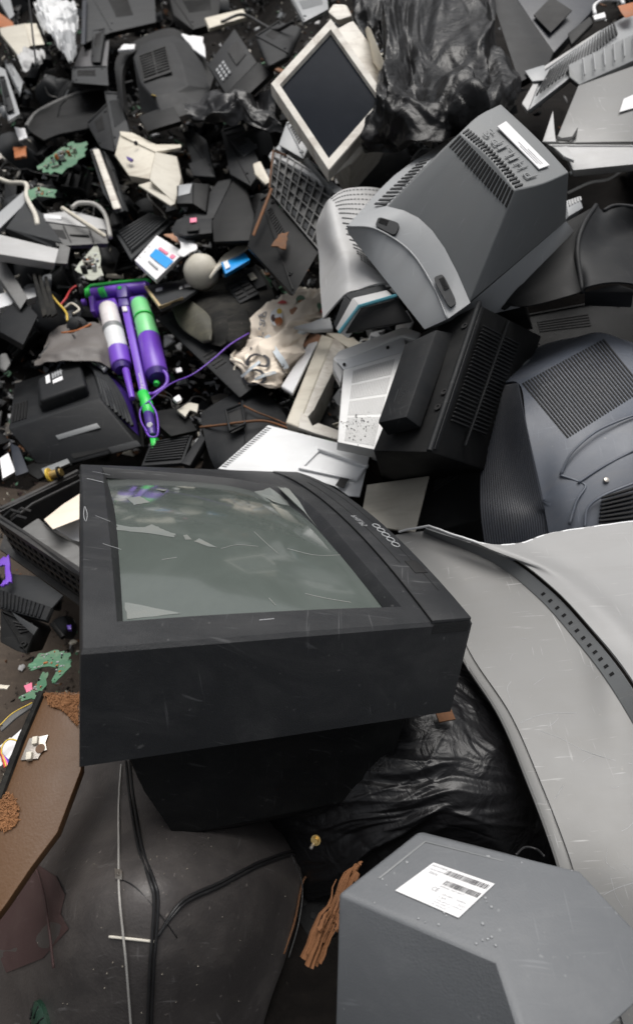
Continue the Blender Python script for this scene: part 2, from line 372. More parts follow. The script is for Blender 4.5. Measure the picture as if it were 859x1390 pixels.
def creases(rows, amp, n, seed, ang=None, spread=3.2, wid=(.03, .12), length=(.25, .8), big=1.0, hub=None):
    """folds of thin film: many straight creases of limited length laid over a patch"""
    import numpy as np
    rg = np.random.default_rng(seed); nu, nv = len(rows), len(rows[0])
    uu, vv = np.meshgrid(np.linspace(0, 1, nv), np.linspace(0, 1, nu)); h = np.zeros((nu, nv))
    wx = .03 * np.sin(uu * 9 + 3 * vv + seed) + .02 * np.sin(vv * 17 - uu * 7); wy = .03 * np.sin(vv * 8 + seed * 2 + uu * 5) + .015 * np.sin(uu * 23)
    X, Y = uu + wx, vv + wy
    for k in range(n):
        sc = 1.0 if k < n * .3 else .5
        w = rg.uniform(*wid) * sc; l = rg.uniform(*length) * (.5 + .5 * sc); cx, cy = rg.uniform(-.05, 1.05, 2)
        if hub is not None and rg.random() < .75: a = math.atan2(cy - hub[1], cx - hub[0]) + rg.normal(0, .12)
        else: a = (ang if ang is not None else 0) + rg.normal(0, spread)
        dx, dy = math.cos(a), math.sin(a); s = (X - cx) * dx + (Y - cy) * dy; d = np.abs(-(X - cx) * dy + (Y - cy) * dx + .25 * s * s * rg.uniform(-1, 1))
        tap = np.clip(1 - (np.abs(s) / (l * .5)) ** 2, 0, 1); r = np.clip(1 - d / w, 0, 1)
        h += rg.choice([1, 1, -1]) * r * tap * w * 9 * rg.uniform(.5, 1)
    out = []
    for i in range(nu):
        rr = []
        for j in range(nv):
            p = rows[i][j]; a = rows[min(i + 1, nu - 1)][j] - rows[max(i - 1, 0)][j]; b = rows[i][min(j + 1, nv - 1)] - rows[i][max(j - 1, 0)]
            nn = a.cross(b); nn = nn.normalized() if nn.length > 1e-12 else Vector((0, 0, 1))
            if nn.dot(CAM - p) < 0: nn = -nn
            rr.append(p + nn * (amp * float(h[i, j]) + amp * big * noise.noise(Vector((j / nv * 3, i / nu * 3, seed)))))
        out.append(rr)
    return out
def cable(name, label, pts, r, mat, seg=6, n=30, group=None, cat='cable'):
    return single(name, M().tube(spl(pts, n), r, seg), mat, label, cat, group, smooth=180)

DARKS += [BLACK, CHAR, DGREY, DUSTY, MGREY, NAVY, SGREY]

# ================================================================ GROUND
def ground():
    xs = [-40, -20, -15, -12, -10, -9, -8, -7] + [-6 + i * .06 for i in range(int(12 / .06) + 1)] + [7, 8, 9, 10, 12, 15, 20, 40]
    ys = [-20, -5, -2] + [-.6 + i * .06 for i in range(int(9 / .06) + 1)] + [9, 9.6, 10.3, 11, 12, 14, 16, 20, 30, 60]
    rows = []
    for y in ys:
        row = []
        for x in xs:
            far = 1 - S(max(abs(x) - 11, y - 14, -y - .5), 0, 8)
            z = (hgt(x, y) - .09 - .30 * S(x, .0, .25) * (1 - S(y, 1.5, 2.0)) * S(y, .2, .6)) * far
            z += .045 * noise.noise(Vector((x, y, 0)) * 4) + .03 * noise.noise(Vector((x, y, 4)) * 13)
            row.append(Vector((x, y, z)))
        rows.append(row)
    m = M().grid(rows)
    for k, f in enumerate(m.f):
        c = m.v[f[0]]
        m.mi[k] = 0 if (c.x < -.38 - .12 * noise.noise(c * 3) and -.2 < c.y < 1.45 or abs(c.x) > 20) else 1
    o = mk('ground', m, [DIRT, DARKD], Vector((0, 0, 0)), smooth=180); o['kind'] = 'structure'
ground()

# ================================================================ BIG BLACK TELEVISION
TX = Vector((.92, .25, -.29)); TY = Vector((-.35, .83, -.43)); TZ = TX.cross(TY).normalized(); TX.normalize(); TY = TZ.cross(TX)
TB = V(110, 884, .563); TH, TW, TD, TBU = .468, .712, .14, .035
def zf(y): return TBU * (1 - (2 * y / TW - 1) ** 2)
def tv(x, y, w=0): return TB + TX * x + TY * y + TZ * (zf(min(max(y, 0), TW)) + w)
def build_tv():
    T = thing('television', 'big black television lying screen up in the middle foreground, grey-green glass, scuffed frame', 'television', tv(TH / 2, TW / 2, -.45))
    inner = [[(.037, .043), (.12, .0445), (.20, .044), (.29, .042), (.379, .038)],
             [(.379, .038), (.3725, .13), (.370, .217), (.372, .334), (.366, .450)],
             [(.366, .450), (.322, .505), (.26, .563), (.15, .612), (.042, .655)],
             [(.042, .655), (.040, .50), (.039, .35), (.038, .20), (.037, .043)]]
    outer = [[(0, 0), (TH, 0)], [(TH, 0), (TH, TW)], [(TH, TW), (0, TW)], [(0, TW), (0, 0)]]
    ns = 24
    def side(pl, t, y2=True):
        p = [Vector((a, b, 0)) for a, b in pl]
        return cr(p, t) if len(p) > 2 else p[0].lerp(p[1], t)
    IN = [side(inner[s], k / ns) for s in range(4) for k in range(ns)]
    OU = [side(outer[s], k / ns) for s in range(4) for k in range(ns)]
    cen = Vector((.205, .34, 0))
    def ring(ps, w): return [tv(p.x, p.y, w) for p in ps]
    def inset(ps, d): return [p + (cen - p).normalized() * d for p in ps]
    rings = [ring(OU, -TD), ring(OU, -.012), ring(OU, -.004), ring(inset(OU, .004), 0)]
    for k in range(1, 7): rings.append(ring([a.lerp(b, k / 7) for a, b in zip(inset(OU, .004), inset(IN, -.003))], 0))
    rings += [ring(inset(IN, -.003), 0), ring(IN, -.002), ring(inset(IN, .013), -.020)]
    m = M().loft(rings, False, False)
    part(T, 'front_frame', m, TVBLACK, smooth=30)
    # glass, a dome reaching under the frame
    ig = [[Vector((a, b, 0)) for a, b in s] for s in inner]
    rows = []
    n = 40
    for i in range(n + 1):
        row = []
        for j in range(n + 1):
            u, v = j / n, i / n
            b0 = cr(ig[0], u); b1 = cr(ig[2][::-1], u); l = cr(ig[3][::-1], v); r = cr(ig[1], v)
            c = b0.lerp(b1, v) + l.lerp(r, u) - (ig[0][0] * (1 - u) * (1 - v) + ig[0][-1] * u * (1 - v) + ig[2][0] * u * v + ig[3][0] * (1 - u) * v)
            c = c + (cen - c) * -.0
            row.append(tv(c.x, c.y, -.024 + .010 * (1 - (2 * u - 1) ** 2) + .006 * (1 - (2 * v - 1) ** 2)))
        rows.append(row)
    part(T, 'screen', M().grid(rows), SCREEN, smooth=180)
    sg = on_grid(rows)  # reflections in the glass, painted on as thin pale patches
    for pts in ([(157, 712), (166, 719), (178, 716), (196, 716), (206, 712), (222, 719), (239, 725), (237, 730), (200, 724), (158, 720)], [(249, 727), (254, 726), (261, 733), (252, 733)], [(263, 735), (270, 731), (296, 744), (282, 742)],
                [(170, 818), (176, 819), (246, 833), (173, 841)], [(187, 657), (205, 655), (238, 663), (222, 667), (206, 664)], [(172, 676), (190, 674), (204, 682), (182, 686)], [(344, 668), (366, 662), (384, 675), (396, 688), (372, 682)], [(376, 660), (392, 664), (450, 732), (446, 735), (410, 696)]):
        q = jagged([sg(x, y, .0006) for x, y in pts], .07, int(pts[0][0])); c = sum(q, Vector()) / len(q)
        part(T, 'painted_reflection', M().add(q + [c], [[i, (i + 1) % len(q), len(q)] for i in range(len(q))]), REFLECT)
    for pp in ([(414, 806), (440, 812), (476, 818)], [(300, 745), (322, 740), (350, 742)], [(365, 812), (374, 822)], [(345, 722), (362, 738), (378, 752)], [(390, 745), (430, 754), (470, 753)], [(220, 760), (240, 757)]):
        p = [sg(x, y, .0003) for x, y in pp]; part(T, 'scratch', M().tube([cr(p, i / 10) for i in range(11)], .0005, 4), DGREY2S)
    fp = on_grid([[tv(TH * j / 30, TW * i / 30, 0) for j in range(31)] for i in range(31)])
    for pp, rr_ in (([(112, 649), (124, 651), (141, 655)], .0007), ([(115, 688), (114, 700), (117, 708), (119, 698), (116, 688)], .0006), ([(130, 700), (150, 708)], .0003), ([(140, 738), (165, 746)], .0003), ([(352, 842), (372, 840)], .0006), ([(126, 640), (150, 645)], .0003)):
        p = [fp(x, y, .0002) for x, y in pp]; part(T, 'scratch', M().tube([cr(p, i / 10) for i in range(11)], rr_, 4), SGREY)
    # control strip along the lower edge of the set
    def strip(u0, u1, v0, v1, w0, w1, n=16):
        mm = M(); rr = []
        for k in range(n + 1):
            y = v0 + (v1 - v0) * k / n; rr.append([tv(u0, y, w0), tv(u0, y, w1), tv(u1, y, w1), tv(u1, y, w0)])
        return mm.loft(rr)
    m = strip(.4065, .4665, .0015, TW - .03, -.004, .0035)
    sp = part(T, 'control_strip', m, TVBLACK, bevel=.0012)
    m = M()
    for k in range(11):   # long grooves
        x = .4125 + (k % 3) * .022
    for x, y0, y1 in ((.4055, .0, .60), (.4275, .13, .52), (.4505, .06, .62)):
        g = strip(x, x + .0012, y0, y1, .0025, .0040); m.add(g.v, g.f)
    part(sp, 'groove', m, SLOT)
    m = M()
    for i in range(26):
        for j in range(5):
            x = .4095 + i * .0021 + (j % 2) * .001; y = .0022; w = -.002 - j * .0024
            m.add([tv(x, -.0006, w), tv(x + .0012, -.0006, w), tv(x + .0012, -.0006, w - .0013), tv(x, -.0006, w - .0013)], [[0, 1, 2, 3]])
    part(sp, 'speaker_mesh', m, DGREY)
    m = M().add([tv(.4085, -.0004, -.001), tv(.464, -.0004, -.001), tv(.464, -.0004, -.0145), tv(.4085, -.0004, -.0145)], [[0, 1, 2, 3]])
    part(sp, 'speaker_opening', m, SLOT)
    fr = lambda u, v, w=0: tv(.4665 - v, u, w)
    m = M(); letter(m, 'PHILIPS', lambda u, v, w=0: tv(v, u, w), .297, .252, .4335, .4225, .0042)
    part(sp, 'lettering', m, SGREY)
    for k in range(5):
        y = .252 - k * .017; m = M()
        pts = [tv(.449 + .0058 * math.cos(a), y + .0075 * math.sin(a), .0042) for a in [i * math.pi / 8 for i in range(16)]]
        m.tube(pts + [pts[0]], .0011, 6)
        part(sp, 'button', m, SGREY, smooth=180)
    m = M(); g = strip(.438, .4585, .102, .135, .0034, .0046, 3); part(sp, 'sensor_window', g, SLOT, bevel=.001)
    # shallow shoulder then rear cabinet
    def rr(x0, x1, y0, y1, w, flat=1):
        pts = []
        for (a, b, c, d) in ((x0, y0, x1, y0), (x1, y0, x1, y1), (x1, y1, x0, y1), (x0, y1, x0, y0)):
            for k in range(6): 
                t = k / 6; pts.append(TB + TX * (a + (c - a) * t) + TY * (b + (d - b) * t) + TZ * w)
        return pts
    m = M().loft([rr(.004, TH - .004, .004, TW - .004, -TD + .004), rr(.012, TH - .012, .012, TW - .012, -TD - .004), rr(.045, .44, .05, .66, -TD - .02), rr(.075, .43, .05, .62, -.24), rr(.115, .42, .045, .56, -.315), rr(.12, .40, .08, .5, -.36)])
    rc = part(T, 'rear_cabinet', m, BLACK, bevel=.004)
    m = M()
    for k in range(9):
        y = .14 + k * .012; a = [TB + TX * x + TY * (.055 + (.0 if w > -.25 else .03)) + TZ * w for x, w in ((.2 + k * .02, -.19), (.208 + k * .02, -.19), (.208 + k * .02, -.26), (.2 + k * .02, -.26))]
        a = [p - TY * .002 for p in a]; m.prism(a, TY * -.002)
    part(rc, 'vent_slots', m, SLOT)
build_tv()

# ================================================================ PICTURE TUBE bottom left
def build_tube():
    rows = [[(130, 985, 1.02), (170, 985, .99), (240, 1000, .98), (320, 1030, 1.0), (412, 1120, 1.0)],
            [(95, 1060, .97), (150, 1085, .84), (235, 1095, .80), (320, 1115, .84), (414, 1166, .93)],
            [(25, 1180, .97), (90, 1180, .76), (190, 1190, .655), (300, 1205, .72), (402, 1235, .90)],
            [(-15, 1265, .97), (70, 1270, .74), (180, 1285, .635), (290, 1290, .70), (384, 1300, .87)],
            [(-40, 1370, 1.0), (60, 1370, .76), (170, 1375, .66), (270, 1375, .71), (362, 1370, .85)],
            [(-50, 1480, 1.05), (60, 1480, .78), (160, 1480, .685), (260, 1480, .73), (340, 1460, .88)]]
    g = creases(patch(rows, 60, 60), .0035, 12, 8, wid=(.15, .35), length=(.7, 1.6), big=1.5)
    base = G(230, 1230, 0); base.z -= .1
    T = thing('picture_tube', 'bare grey glass picture tube lying under the big television, tied with cables', 'picture tube', base)
    # body: surface plus a rear wall sunk into the heap
    m = M(); m.grid(g)
    edge = g[0] + [r[-1] for r in g[1:]] + g[-1][::-1][1:] + [r[0] for r in g[::-1]][1:-1]
    low = [Vector((p.x + (base.x - p.x) * .12, p.y + (base.y - p.y) * .12, p.z - .14)) for p in edge]
    m.loft([edge, low], False, True)
    part(T, 'glass_cone', m, TUBE, smooth=50)
    near = on_grid(g)
    C = lambda pts, w: [near(x, y, w) for x, y in pts]
    def cb(name, pts, r, mat, w=None, seg=7, n=40):
        p = C(pts, r * 1.2 if w is None else w); part(T, name, M().tube([cr(p, i / n) for i in range(n + 1)], r, seg), mat, smooth=180)
    cb('braided_wire', [(166, 1040), (163, 1090), (163, 1150), (165, 1210), (170, 1265), (174, 1310), (180, 1400)], .0013, GCABLE, .0035)
    for k, dx in enumerate((0, 5)):
        cb('black_lead', [(172 + dx, 1035), (178 + dx, 1090), (188 + dx, 1150), (203 + dx, 1195), (209 + dx, 1220), (207 + dx, 1270), (204 + dx, 1310), (200 + dx, 1400)], .0019, RUBBER, seg=8)
        cb('black_lead', [(212 + dx * .5, 1270 - dx * .3), (235, 1240 - dx), (255, 1222 - dx), (300, 1202 - dx), (345, 1178 - dx), (385, 1163 - dx), (405, 1160 - dx)], .0019, RUBBER, seg=8)
    cb('thin_wire', [(163, 1193), (185, 1205), (215, 1238), (240, 1272)], .0006, RUBBER)
    cb('cable_tie', [(150, 1270), (180, 1273), (213, 1277)], .0014, WCABLE)
    q = quad(near(158, 1181, .002), near(168, 1183, .002), near(168, 1196, .002), near(159, 1195, .002))
    m = M().boxf(q, 0, 1, 0, 1, 0, .0015); m.boxf(q, .35, .7, .35, .7, .0015, .004); part(T, 'clip', m, METAL, bevel=.0005)
    random.seed(17); m = M()
    for k in range(60):
        x, y = random.uniform(30, 395), random.uniform(1060, 1385); p = near(x, y, 0); e = random.uniform(.0003, .001); a = random.uniform(0, 6)
        if not (110 < x + (y - 1060) * .35 and x < 400 - (y - 1160) * .15): continue
        n_ = near(x, y, 1) - p; t_ = n_.orthogonal().normalized(); b_ = n_.cross(t_).normalized()
        m.prism([p + n_.normalized() * .001 + (t_ * math.cos(a + q * 1.6) + b_ * math.sin(a + q * 1.6)) * e * random.uniform(.6, 1.4) for q in range(4)], n_.normalized() * -.002)
    o = part(T, 'grit', m, DUSTGRIT); o['kind'] = 'stuff'
    # rusty maroon patch of coating and the green coil at the neck
    pts = C([(22, 1195), (55, 1175), (78, 1190), (90, 1215), (84, 1240), (95, 1260), (60, 1300), (10, 1320), (-10, 1270)], .0012)
    c = sum(pts, Vector()) / len(pts); m = M().add(pts + [near(45, 1245, .0018)], [[i, (i + 1) % len(pts), len(pts)] for i in range(len(pts))]); part(T, 'coating_patch', m, MAROON, smooth=180)
    ax = (near(90, 1310, .05) - near(90, 1310, 0)).normalized(); b = near(60, 1388, -.004)
    m = M().lathe(b, ax, [(0, .026), (.008, .028), (.013, .022), (.016, .010)], 28); part(T, 'deflection_coil', m, DCOIL, smooth=40)
    m = M()
    for k in range(10):
        a = k * .628; up = ax.orthogonal().normalized(); sd = ax.cross(up); d = up * math.cos(a) + sd * math.sin(a)
        m.tube([b + d * .026 + ax * .004, b + d * .026 + ax * .010, b + d * .015 + ax * .016], .0012, 6)
    part(T, 'coil_winding', m, BLACK, smooth=180)
    cb('brown_lead', [(45, 1163), (55, 1180), (66, 1215), (74, 1260), (80, 1310)], .0016, MAROON, .006)
    e = spl([near(405, 1160, .004), near(412, 1180, .01), (410, 1200, .905), (400, 1250, .885), (385, 1295, .86)], 20)
    part(T, 'edge_band', M().tube(e, .002, 6), RUST, smooth=180)
build_tube()

# chipboard panel at the left edge
def build_chip():
    pts = [(58, 940, .80), (112, 940, .80), (110, 1045, .735), (78, 1130), (42, 1178), (8, 1228), (-40, 1290), (-60, 1240), (0, 1085), (30, 1005)]
    q, n = plane_pts(pts)
    b = q[-1]; T = thing('chipboard_panel', 'brown chipboard cabinet panel with torn crumbly corners and metal bracket, left edge', 'board', Vector((b.x, b.y, b.z - .1)))
    part(T, 'panel', M().prism(q, -n * .016), BROWN, bevel=.001)
    # ragged broken patches
    def rag(pp, s):
        random.seed(s); qq = [CAM + ray(x, y) * ((q[0] - CAM).dot(n) / ray(x, y).dot(n)) for x, y in pp]; c = sum(qq, Vector()) / len(qq); m = M()
        m.prism([p + n * .0006 for p in jagged(qq, .12, s)], n * .0008)
        for k in range(620):
            i = random.randrange(len(qq)); p = c.lerp(qq[i].lerp(qq[(i + 1) % len(qq)], random.random()), math.sqrt(random.random()) * 1.08) + n * random.uniform(.0005, .004)
            a = random.uniform(0, 6.28); t = (qq[1] - qq[0]).normalized(); bb = n.cross(t); d = (t * math.cos(a) + bb * math.sin(a) + n * random.uniform(-.3, .5)).normalized(); e = d.cross(n).normalized(); l = random.uniform(.0005, .0032)
            F = lambda u, v, w=0: p + d * u + e * v + n * w
            m.boxf(F, -l, l, -l * .18, l * .18, 0, .0004)
        part(T, 'torn_edge', m, CHIP, smooth=20)
    rag([(60, 942), (110, 942), (107, 985), (96, 972), (84, 962), (70, 958)], 1)
    rag([(0, 1085), (14, 1078), (26, 1095), (24, 1118), (10, 1128), (-12, 1120)], 2)
    pp = [(28, 1032), (40, 1002), (66, 997), (62, 1008), (64, 1018), (57, 1020), (52, 1030)]
    qq = [CAM + ray(x, y) * ((q[0] + n * .003 - CAM).dot(n) / ray(x, y).dot(n)) for x, y in pp]
    br = part(T, 'bracket', M().prism(qq, -n * .002), METAL, bevel=.0006)
    for (x, y) in ((49, 1006), (41, 1027)):
        o = CAM + ray(x, y) * ((q[0] + n * .004 - CAM).dot(n) / ray(x, y).dot(n)); a = (qq[2] - qq[1]).normalized(); bb = n.cross(a)
        F = lambda u, v, w=0: o + a * u + bb * v + n * w
        part(br, 'peg', M().boxf(F, -.0035, .0035, -.005, .005, -.003, .005), CREAM, bevel=.0012)
    o = CAM + ray(55, 1016) * ((q[0] + n * .0036 - CAM).dot(n) / ray(55, 1016).dot(n)); part(br, 'hole', M().lathe(o, n, [(-.001, .006), (.0004, .006)], 14), BROWN)
    # dark edging strip
    m = M().tube([P(a) for a in [q[0] + n * .002, q[-1] + n * .002, q[-2] + n * .002]], .005, 6); part(T, 'edging', m, DUSTY)
build_chip()

# ================================================================ WRINKLED BLACK BAG (foreground)
def drape(px, py, x, y): pass
rows = [[(330, 1000, .98), (470, 960, .96), (560, 925, .95), (600, 900, .98), (634, 890, 1.02)],
        [(300, 1060, .96), (430, 1020, .90), (560, 985, .87), (650, 955, .92), (690, 975, .96)],
        [(330, 1110, .94), (430, 1075, .86), (560, 1050, .82), (660, 1030, .84), (740, 1050, .90)],
        [(380, 1150, .92), (450, 1130, .85), (560, 1110, .80), (660, 1110, .81), (745, 1130, .88)],
        [(420, 1220, .94), (500, 1190, .86), (570, 1170, .82), (680, 1170, .83), (745, 1190, .90)]]
g = patch(rows, 190, 220)
def streak(g, amp):
    nu, nv = len(g), len(g[0]); out = []
    knot = Vector((nv * .93, nu * .62, 0))
    for i in range(nu):
        r = []
        for j in range(nv):
            p = g[i][j]; a = g[min(i + 1, nu - 1)][j] - g[max(i - 1, 0)][j]; b = g[i][min(j + 1, nv - 1)] - g[i][max(j - 1, 0)]; n = a.cross(b).normalized()
            if n.dot(CAM - p) < 0: n = -n
            dx, dy = (j - knot.x) / nv, (i - knot.y) / nu; ang = math.atan2(dy, -dx + .1); rad = math.hypot(dx, dy)
            wob = noise.noise(Vector((dx * 3, dy * 3, 2))) * .35
            f = noise.noise(Vector(((ang + wob) * 7, rad * 1.4, 0))); f2 = noise.noise(Vector(((ang + wob) * 19, rad * 3, 5)))
            f3 = noise.noise(Vector(((ang + wob * 2) * 42, rad * 7, 9)))
            h = (1 - abs(f) * 2.4) * .9 + (1 - abs(f2) * 2.2) * .38 + f3 * .10 + noise.noise(Vector((j * .03, i * .03, 1))) * .8
            r.append(p + n * amp * h)
        out.append(r)
    return out
g = creases(g, .013, 110, 5, wid=(.02, .075), length=(.35, 1.1), hub=(1.02, .62), spread=.5, big=1.3)
single('bin_bag', M().grid(g), FILM, 'glossy black bin bag stretched in tight folds beside the huge pale curved casing', 'bin bag', solid=.0012, smooth=180)
single('dark_cardboard_scrap', M().prism([V(*a) for a in ((590, 965, .86), (612, 962, .86), (618, 976, .85), (596, 980, .85))], Vector((0, 0, -.004))), RUST, 'small rusty brown scrap poking out of the bin bag', 'scrap', bevel=.0005)

# ================================================================ PALE CURVED CASING
def build_casing():
    # lower surface, rows run from the rim on the left to the step on the right
    L = [(528, 728, 1.22), (600, 800, 1.09), (637, 884, .96), (692, 968, .86), (735, 1065, .775), (768, 1150, .72), (790, 1220, .69), (830, 1340, .65), (860, 1440, .63)]
    Mi = [(548, 724, 1.21), (640, 790, 1.08), (700, 868, .96), (765, 950, .86), (815, 1050, .77), (850, 1140, .71), (885, 1220, .67), (930, 1330, .64), (980, 1430, .62)]
    Rr = [(575, 721, 1.205), (668, 762, 1.115), (730, 810, 1.02), (785, 872, .93), (832, 935, .85), (890, 1035, .77), (950, 1160, .69), (1020, 1290, .65), (1080, 1400, .63)]
    T = thing('curved_casing', 'huge pale grey curved plastic casing with scratched surface and slotted step, right edge', 'casing', G(900, 1050, -.05))
    l, mi, r = spl(L, 60), spl(Mi, 60), spl(Rr, 60)
    rows = [[cr([a, b, c], j / 20) for j in range(21)] for a, b, c in zip(l, mi, r)]
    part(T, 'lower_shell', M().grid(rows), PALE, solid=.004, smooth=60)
    # rim: rolled lip along the left edge
    c0 = []
    lip = M(); rr = []
    for i in range(6, 61):
        p = l[i]; t = (l[min(i + 1, 60)] - l[i - 1]).normalized(); n = (rows[i][1] - rows[i][0]).normalized(); up = t.cross(n).normalized()
        if up.dot(CAM - p) < 0: up = -up
        rr.append([p + n * .006 + up * -.004, p + n * .006 + up * -.010, p - n * .010 + up * -.012, p - n * .018 + up * -.006, p - n * .018 + up * .0, p - n * .015 + up * .002, p - n * .008 + up * -.004])
    part(T, 'rim', lip.loft(rr), PALE, smooth=50)
    # step
    st = []; up_edge = []
    U = [(578, 716, 1.18), (675, 750, 1.10), (744, 799, 1.005), (801, 860, .917), (850, 922, .838), (903, 1012, .76), (966, 1132, .683), (1038, 1262, .642), (1098, 1372, .622)]
    u = spl(U, 60)
    part(T, 'step', M().grid([[a, a.lerp(b, .08) , a.lerp(b, .92), b] for a, b in zip(r, u)]), MGREY, solid=.003, smooth=60)
    # slots in the step
    for k in range(12):
        i = 15.2 + k * 1.22; a = int(i); f = i - a
        p = r[a].lerp(r[a + 1], f); q = u[a].lerp(u[a + 1], f); t = (r[a + 1] - r[a]).normalized() * .0085; n = t.cross(q - p).normalized()
        if n.dot(CAM - p) < 0: n = -n
        m = M().prism([p.lerp(q, .25) - t * .5 + n * .0015, p.lerp(q, .25) + t * .5 + n * .0015, p.lerp(q, .85) + t * .5 + n * .0015, p.lerp(q, .85) - t * .5 + n * .0015], n * .001)
        s = part(T, 'slot', m, PALE, bevel=.0004)
        m = M().prism([p.lerp(q, .33) - t * .25 + n * .003, p.lerp(q, .33) + t * .3 + n * .003, p.lerp(q, .62) + t * .3 + n * .003, p.lerp(q, .62) - t * .25 + n * .003], n * .0006); part(s, 'slot_hole', m, SLOT)
    # upper surface, torn white edge at the back
    B = [(582, 714.5, 1.165), (655, 739, 1.09), (705, 739, 1.085), (750, 725, 1.09), (859, 709, 1.08), (960, 695, 1.07), (1060, 690, 1.05)]
    far = spl(B, 60)
    rows = []
    for i in range(61):
        a = u[i]; b = V(1180, 700 + i * 13, 1.0 - .006 * i) if i else far[-1]
        rows.append(a)
    # blend: coons-like fan between step edge and the far edge
    rws = []
    E1 = spl([(1060, 690, 1.05), (1110, 850, .92), (1160, 1050, .8), (1180, 1250, .7), (1100, 1370, .61)], 60)
    for i in range(41):
        v = i / 40; row = []
        for j in range(41):
            w = j / 40
            left = cr(u, v); right = cr(E1, v); top = cr(far, w); bot = u[-1]
            c = left.lerp(right, w) + top.lerp(bot, v) - (u[0].lerp(far[-1], w)).lerp(bot, v)
            row.append(c + Vector((0, 0, .03 * math.sin(math.pi * w) * math.sin(math.pi * v))))
        rws.append(row)
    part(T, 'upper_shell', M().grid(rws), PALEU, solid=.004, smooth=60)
    random.seed(4); e = []
    for i in range(0, 61):
        p = far[i]; e.append(p + Vector((0, 0, .002 + random.uniform(-.0012, .0012))))
    e = [V(541, 722, 1.21), V(552, 719, 1.2)] + e
    part(T, 'torn_edge', M().tube(e, .0024, 6), WHITE, smooth=50)
    # cracks and scratches on the lower shell
    og = on_grid([[cr([a, b, c], j / 20) for j in range(21)] for a, b, c in zip(l, mi, r)])
    def scr(pp, r=.00028):
        pts = []
        if True: pts = [og(x, y, .0001) for x, y in pp]
        part(T, 'crack', M().tube([cr(pts, i / 16) for i in range(17)], r, 4), SGREY)
    G0 = [[cr([a, b, c], j / 20) for j in range(21)] for a, b, c in zip(l, mi, r)]
    for pp in ([(704, 982), (728, 972), (752, 968), (782, 968)], [(732, 992), (760, 1002), (790, 1018), (826, 1030), (858, 1037)], [(694, 955), (688, 935), (693, 925)], [(818, 1215), (838, 1205), (860, 1198)], [(752, 1085), (764, 1066)]): scr(pp)
    random.seed(31)
    for k in range(16):
        x, y = random.uniform(690, 850), random.uniform(860, 1180)
        if x < 640 + (y - 860) * .45: continue
        a_ = random.gauss(-.4, .6); l_ = random.uniform(6, 26); scr([(x, y), (x + math.cos(a_) * l_ * .5, y + math.sin(a_) * l_ * .5 + random.uniform(-2, 2)), (x + math.cos(a_) * l_, y + math.sin(a_) * l_)], .0002)
    scr([(824, 1152), (822, 1170), (834, 1180)], .0002); scr([(828, 1190), (835, 1215), (845, 1232)], .0002)
build_casing()

# ================================================================ GREY MONITOR CASING bottom right
def build_bottom():
    T = thing('monitor_casing', 'grey tapered monitor back with white barcode sticker, bottom right corner', 'monitor', G(660, 1330, -.12))
    A, B, C, D = V(458, 1212, .60), V(678, 1302, .535), V(787, 1180, .60), None
    nn = (B - A).cross(C - A).normalized(); r_ = ray(566, 1128); D = CAM + r_ * ((A - CAM).dot(nn) / r_.dot(nn))
    A2, B2, C2, D2 = V(452, 1440, .66), V(735, 1480, .45), V(915, 1320, .555), V(700, 1160, .85)
    m = M().loft([[A, B, C, D], [A2, B2, C2, D2]]); part(T, 'shell', m, BGREY, bevel=.005, seg=3)
    q = quad(A, B, C, D)
    # recessed label field
    fld = M()
    for (a, b, c, d) in ((.10, .115, .30, .88), (.10, .60, .88, .893)): fld.boxf(q, a, b, c, d, -.0005, .0008)
    part(T, 'label_recess_edge', fld, MGREY, bevel=.0004)
    s = quad(V(536, 1209, .6035), V(598, 1246, .583), V(671, 1200, .604), V(582, 1172, .628))
    # sticker frame laid 1 mm over the top face
    def onq(px, py, w):
        n = (B - A).cross(D - A).normalized(); n = n if n.dot(CAM - A) > 0 else -n
        r = ray(px, py); return CAM + r * ((A + n * w - CAM).dot(n) / r.dot(n))
    s = quad(onq(536, 1209, .001), onq(622, 1246, .001), onq(671, 1200, .001), onq(588, 1171, .001))
    st = part(T, 'barcode_sticker', M().boxf(s, 0, 1, 0, 1, 0, .0004), PAPER)
    # printing on the sticker, u along the lower edge, v to the far side
    random.seed(3); m = M()
    for (u0, u1, v0, v1) in ((.30, .97, .80, .93), (.42, .97, .55, .68)):
        u = u0
        while u < u1:
            w = random.choice((.006, .006, .012, .018)); m.boxf(s, u, min(u + w, u1), v0, v1, .0005, .0008); u += w + random.choice((.006, .009, .014))
    part(st, 'barcode', m, INK)
    m = M()
    for tx, a, b, c, d in (('MADE IN EUROPE', .03, .28, .90, .95), ('COLOUR MONITOR', .05, .30, .80, .84), ('MODEL NO', .10, .24, .70, .76), ('SERIAL NO 0417', .42, .80, .48, .52), ('CE', .36, .46, .34, .44), ('220-240V ~ 50/60Hz', .55, .92, .32, .36), ('1.6A', .55, .66, .24, .28), ('THIS DEVICE COMPLIES', .55, .96, .16, .19), ('WITH PART 15', .55, .80, .10, .13), ('OF THE RULES', .55, .78, .04, .07), ('TCO', .84, .96, .22, .27)):
        letter(m, tx, s, a, b, c, d, .0007)
    part(st, 'printing', m, GREYINK)
    # seam and feet marks on the lower right face
    q2 = quad(B, C, C2, B2)
    # water drops
    random.seed(9)
    for k in range(26):
        u, v = random.uniform(.03, .97), random.uniform(.04, .97); r = random.uniform(.0008, .0018); c = q(u, v, 0); n = (q(u, v, 1) - c).normalized()
        m = M().lathe(c, n, [(0, r), (r * .35, r * .8), (r * .55, r * .3)], 8) if k == 0 else m.lathe(c, n, [(0, r), (r * .35, r * .8), (r * .55, r * .3)], 8)
    o = part(T, 'water_drops', m, SGREY, smooth=180); o['kind'] = 'stuff'
build_bottom()

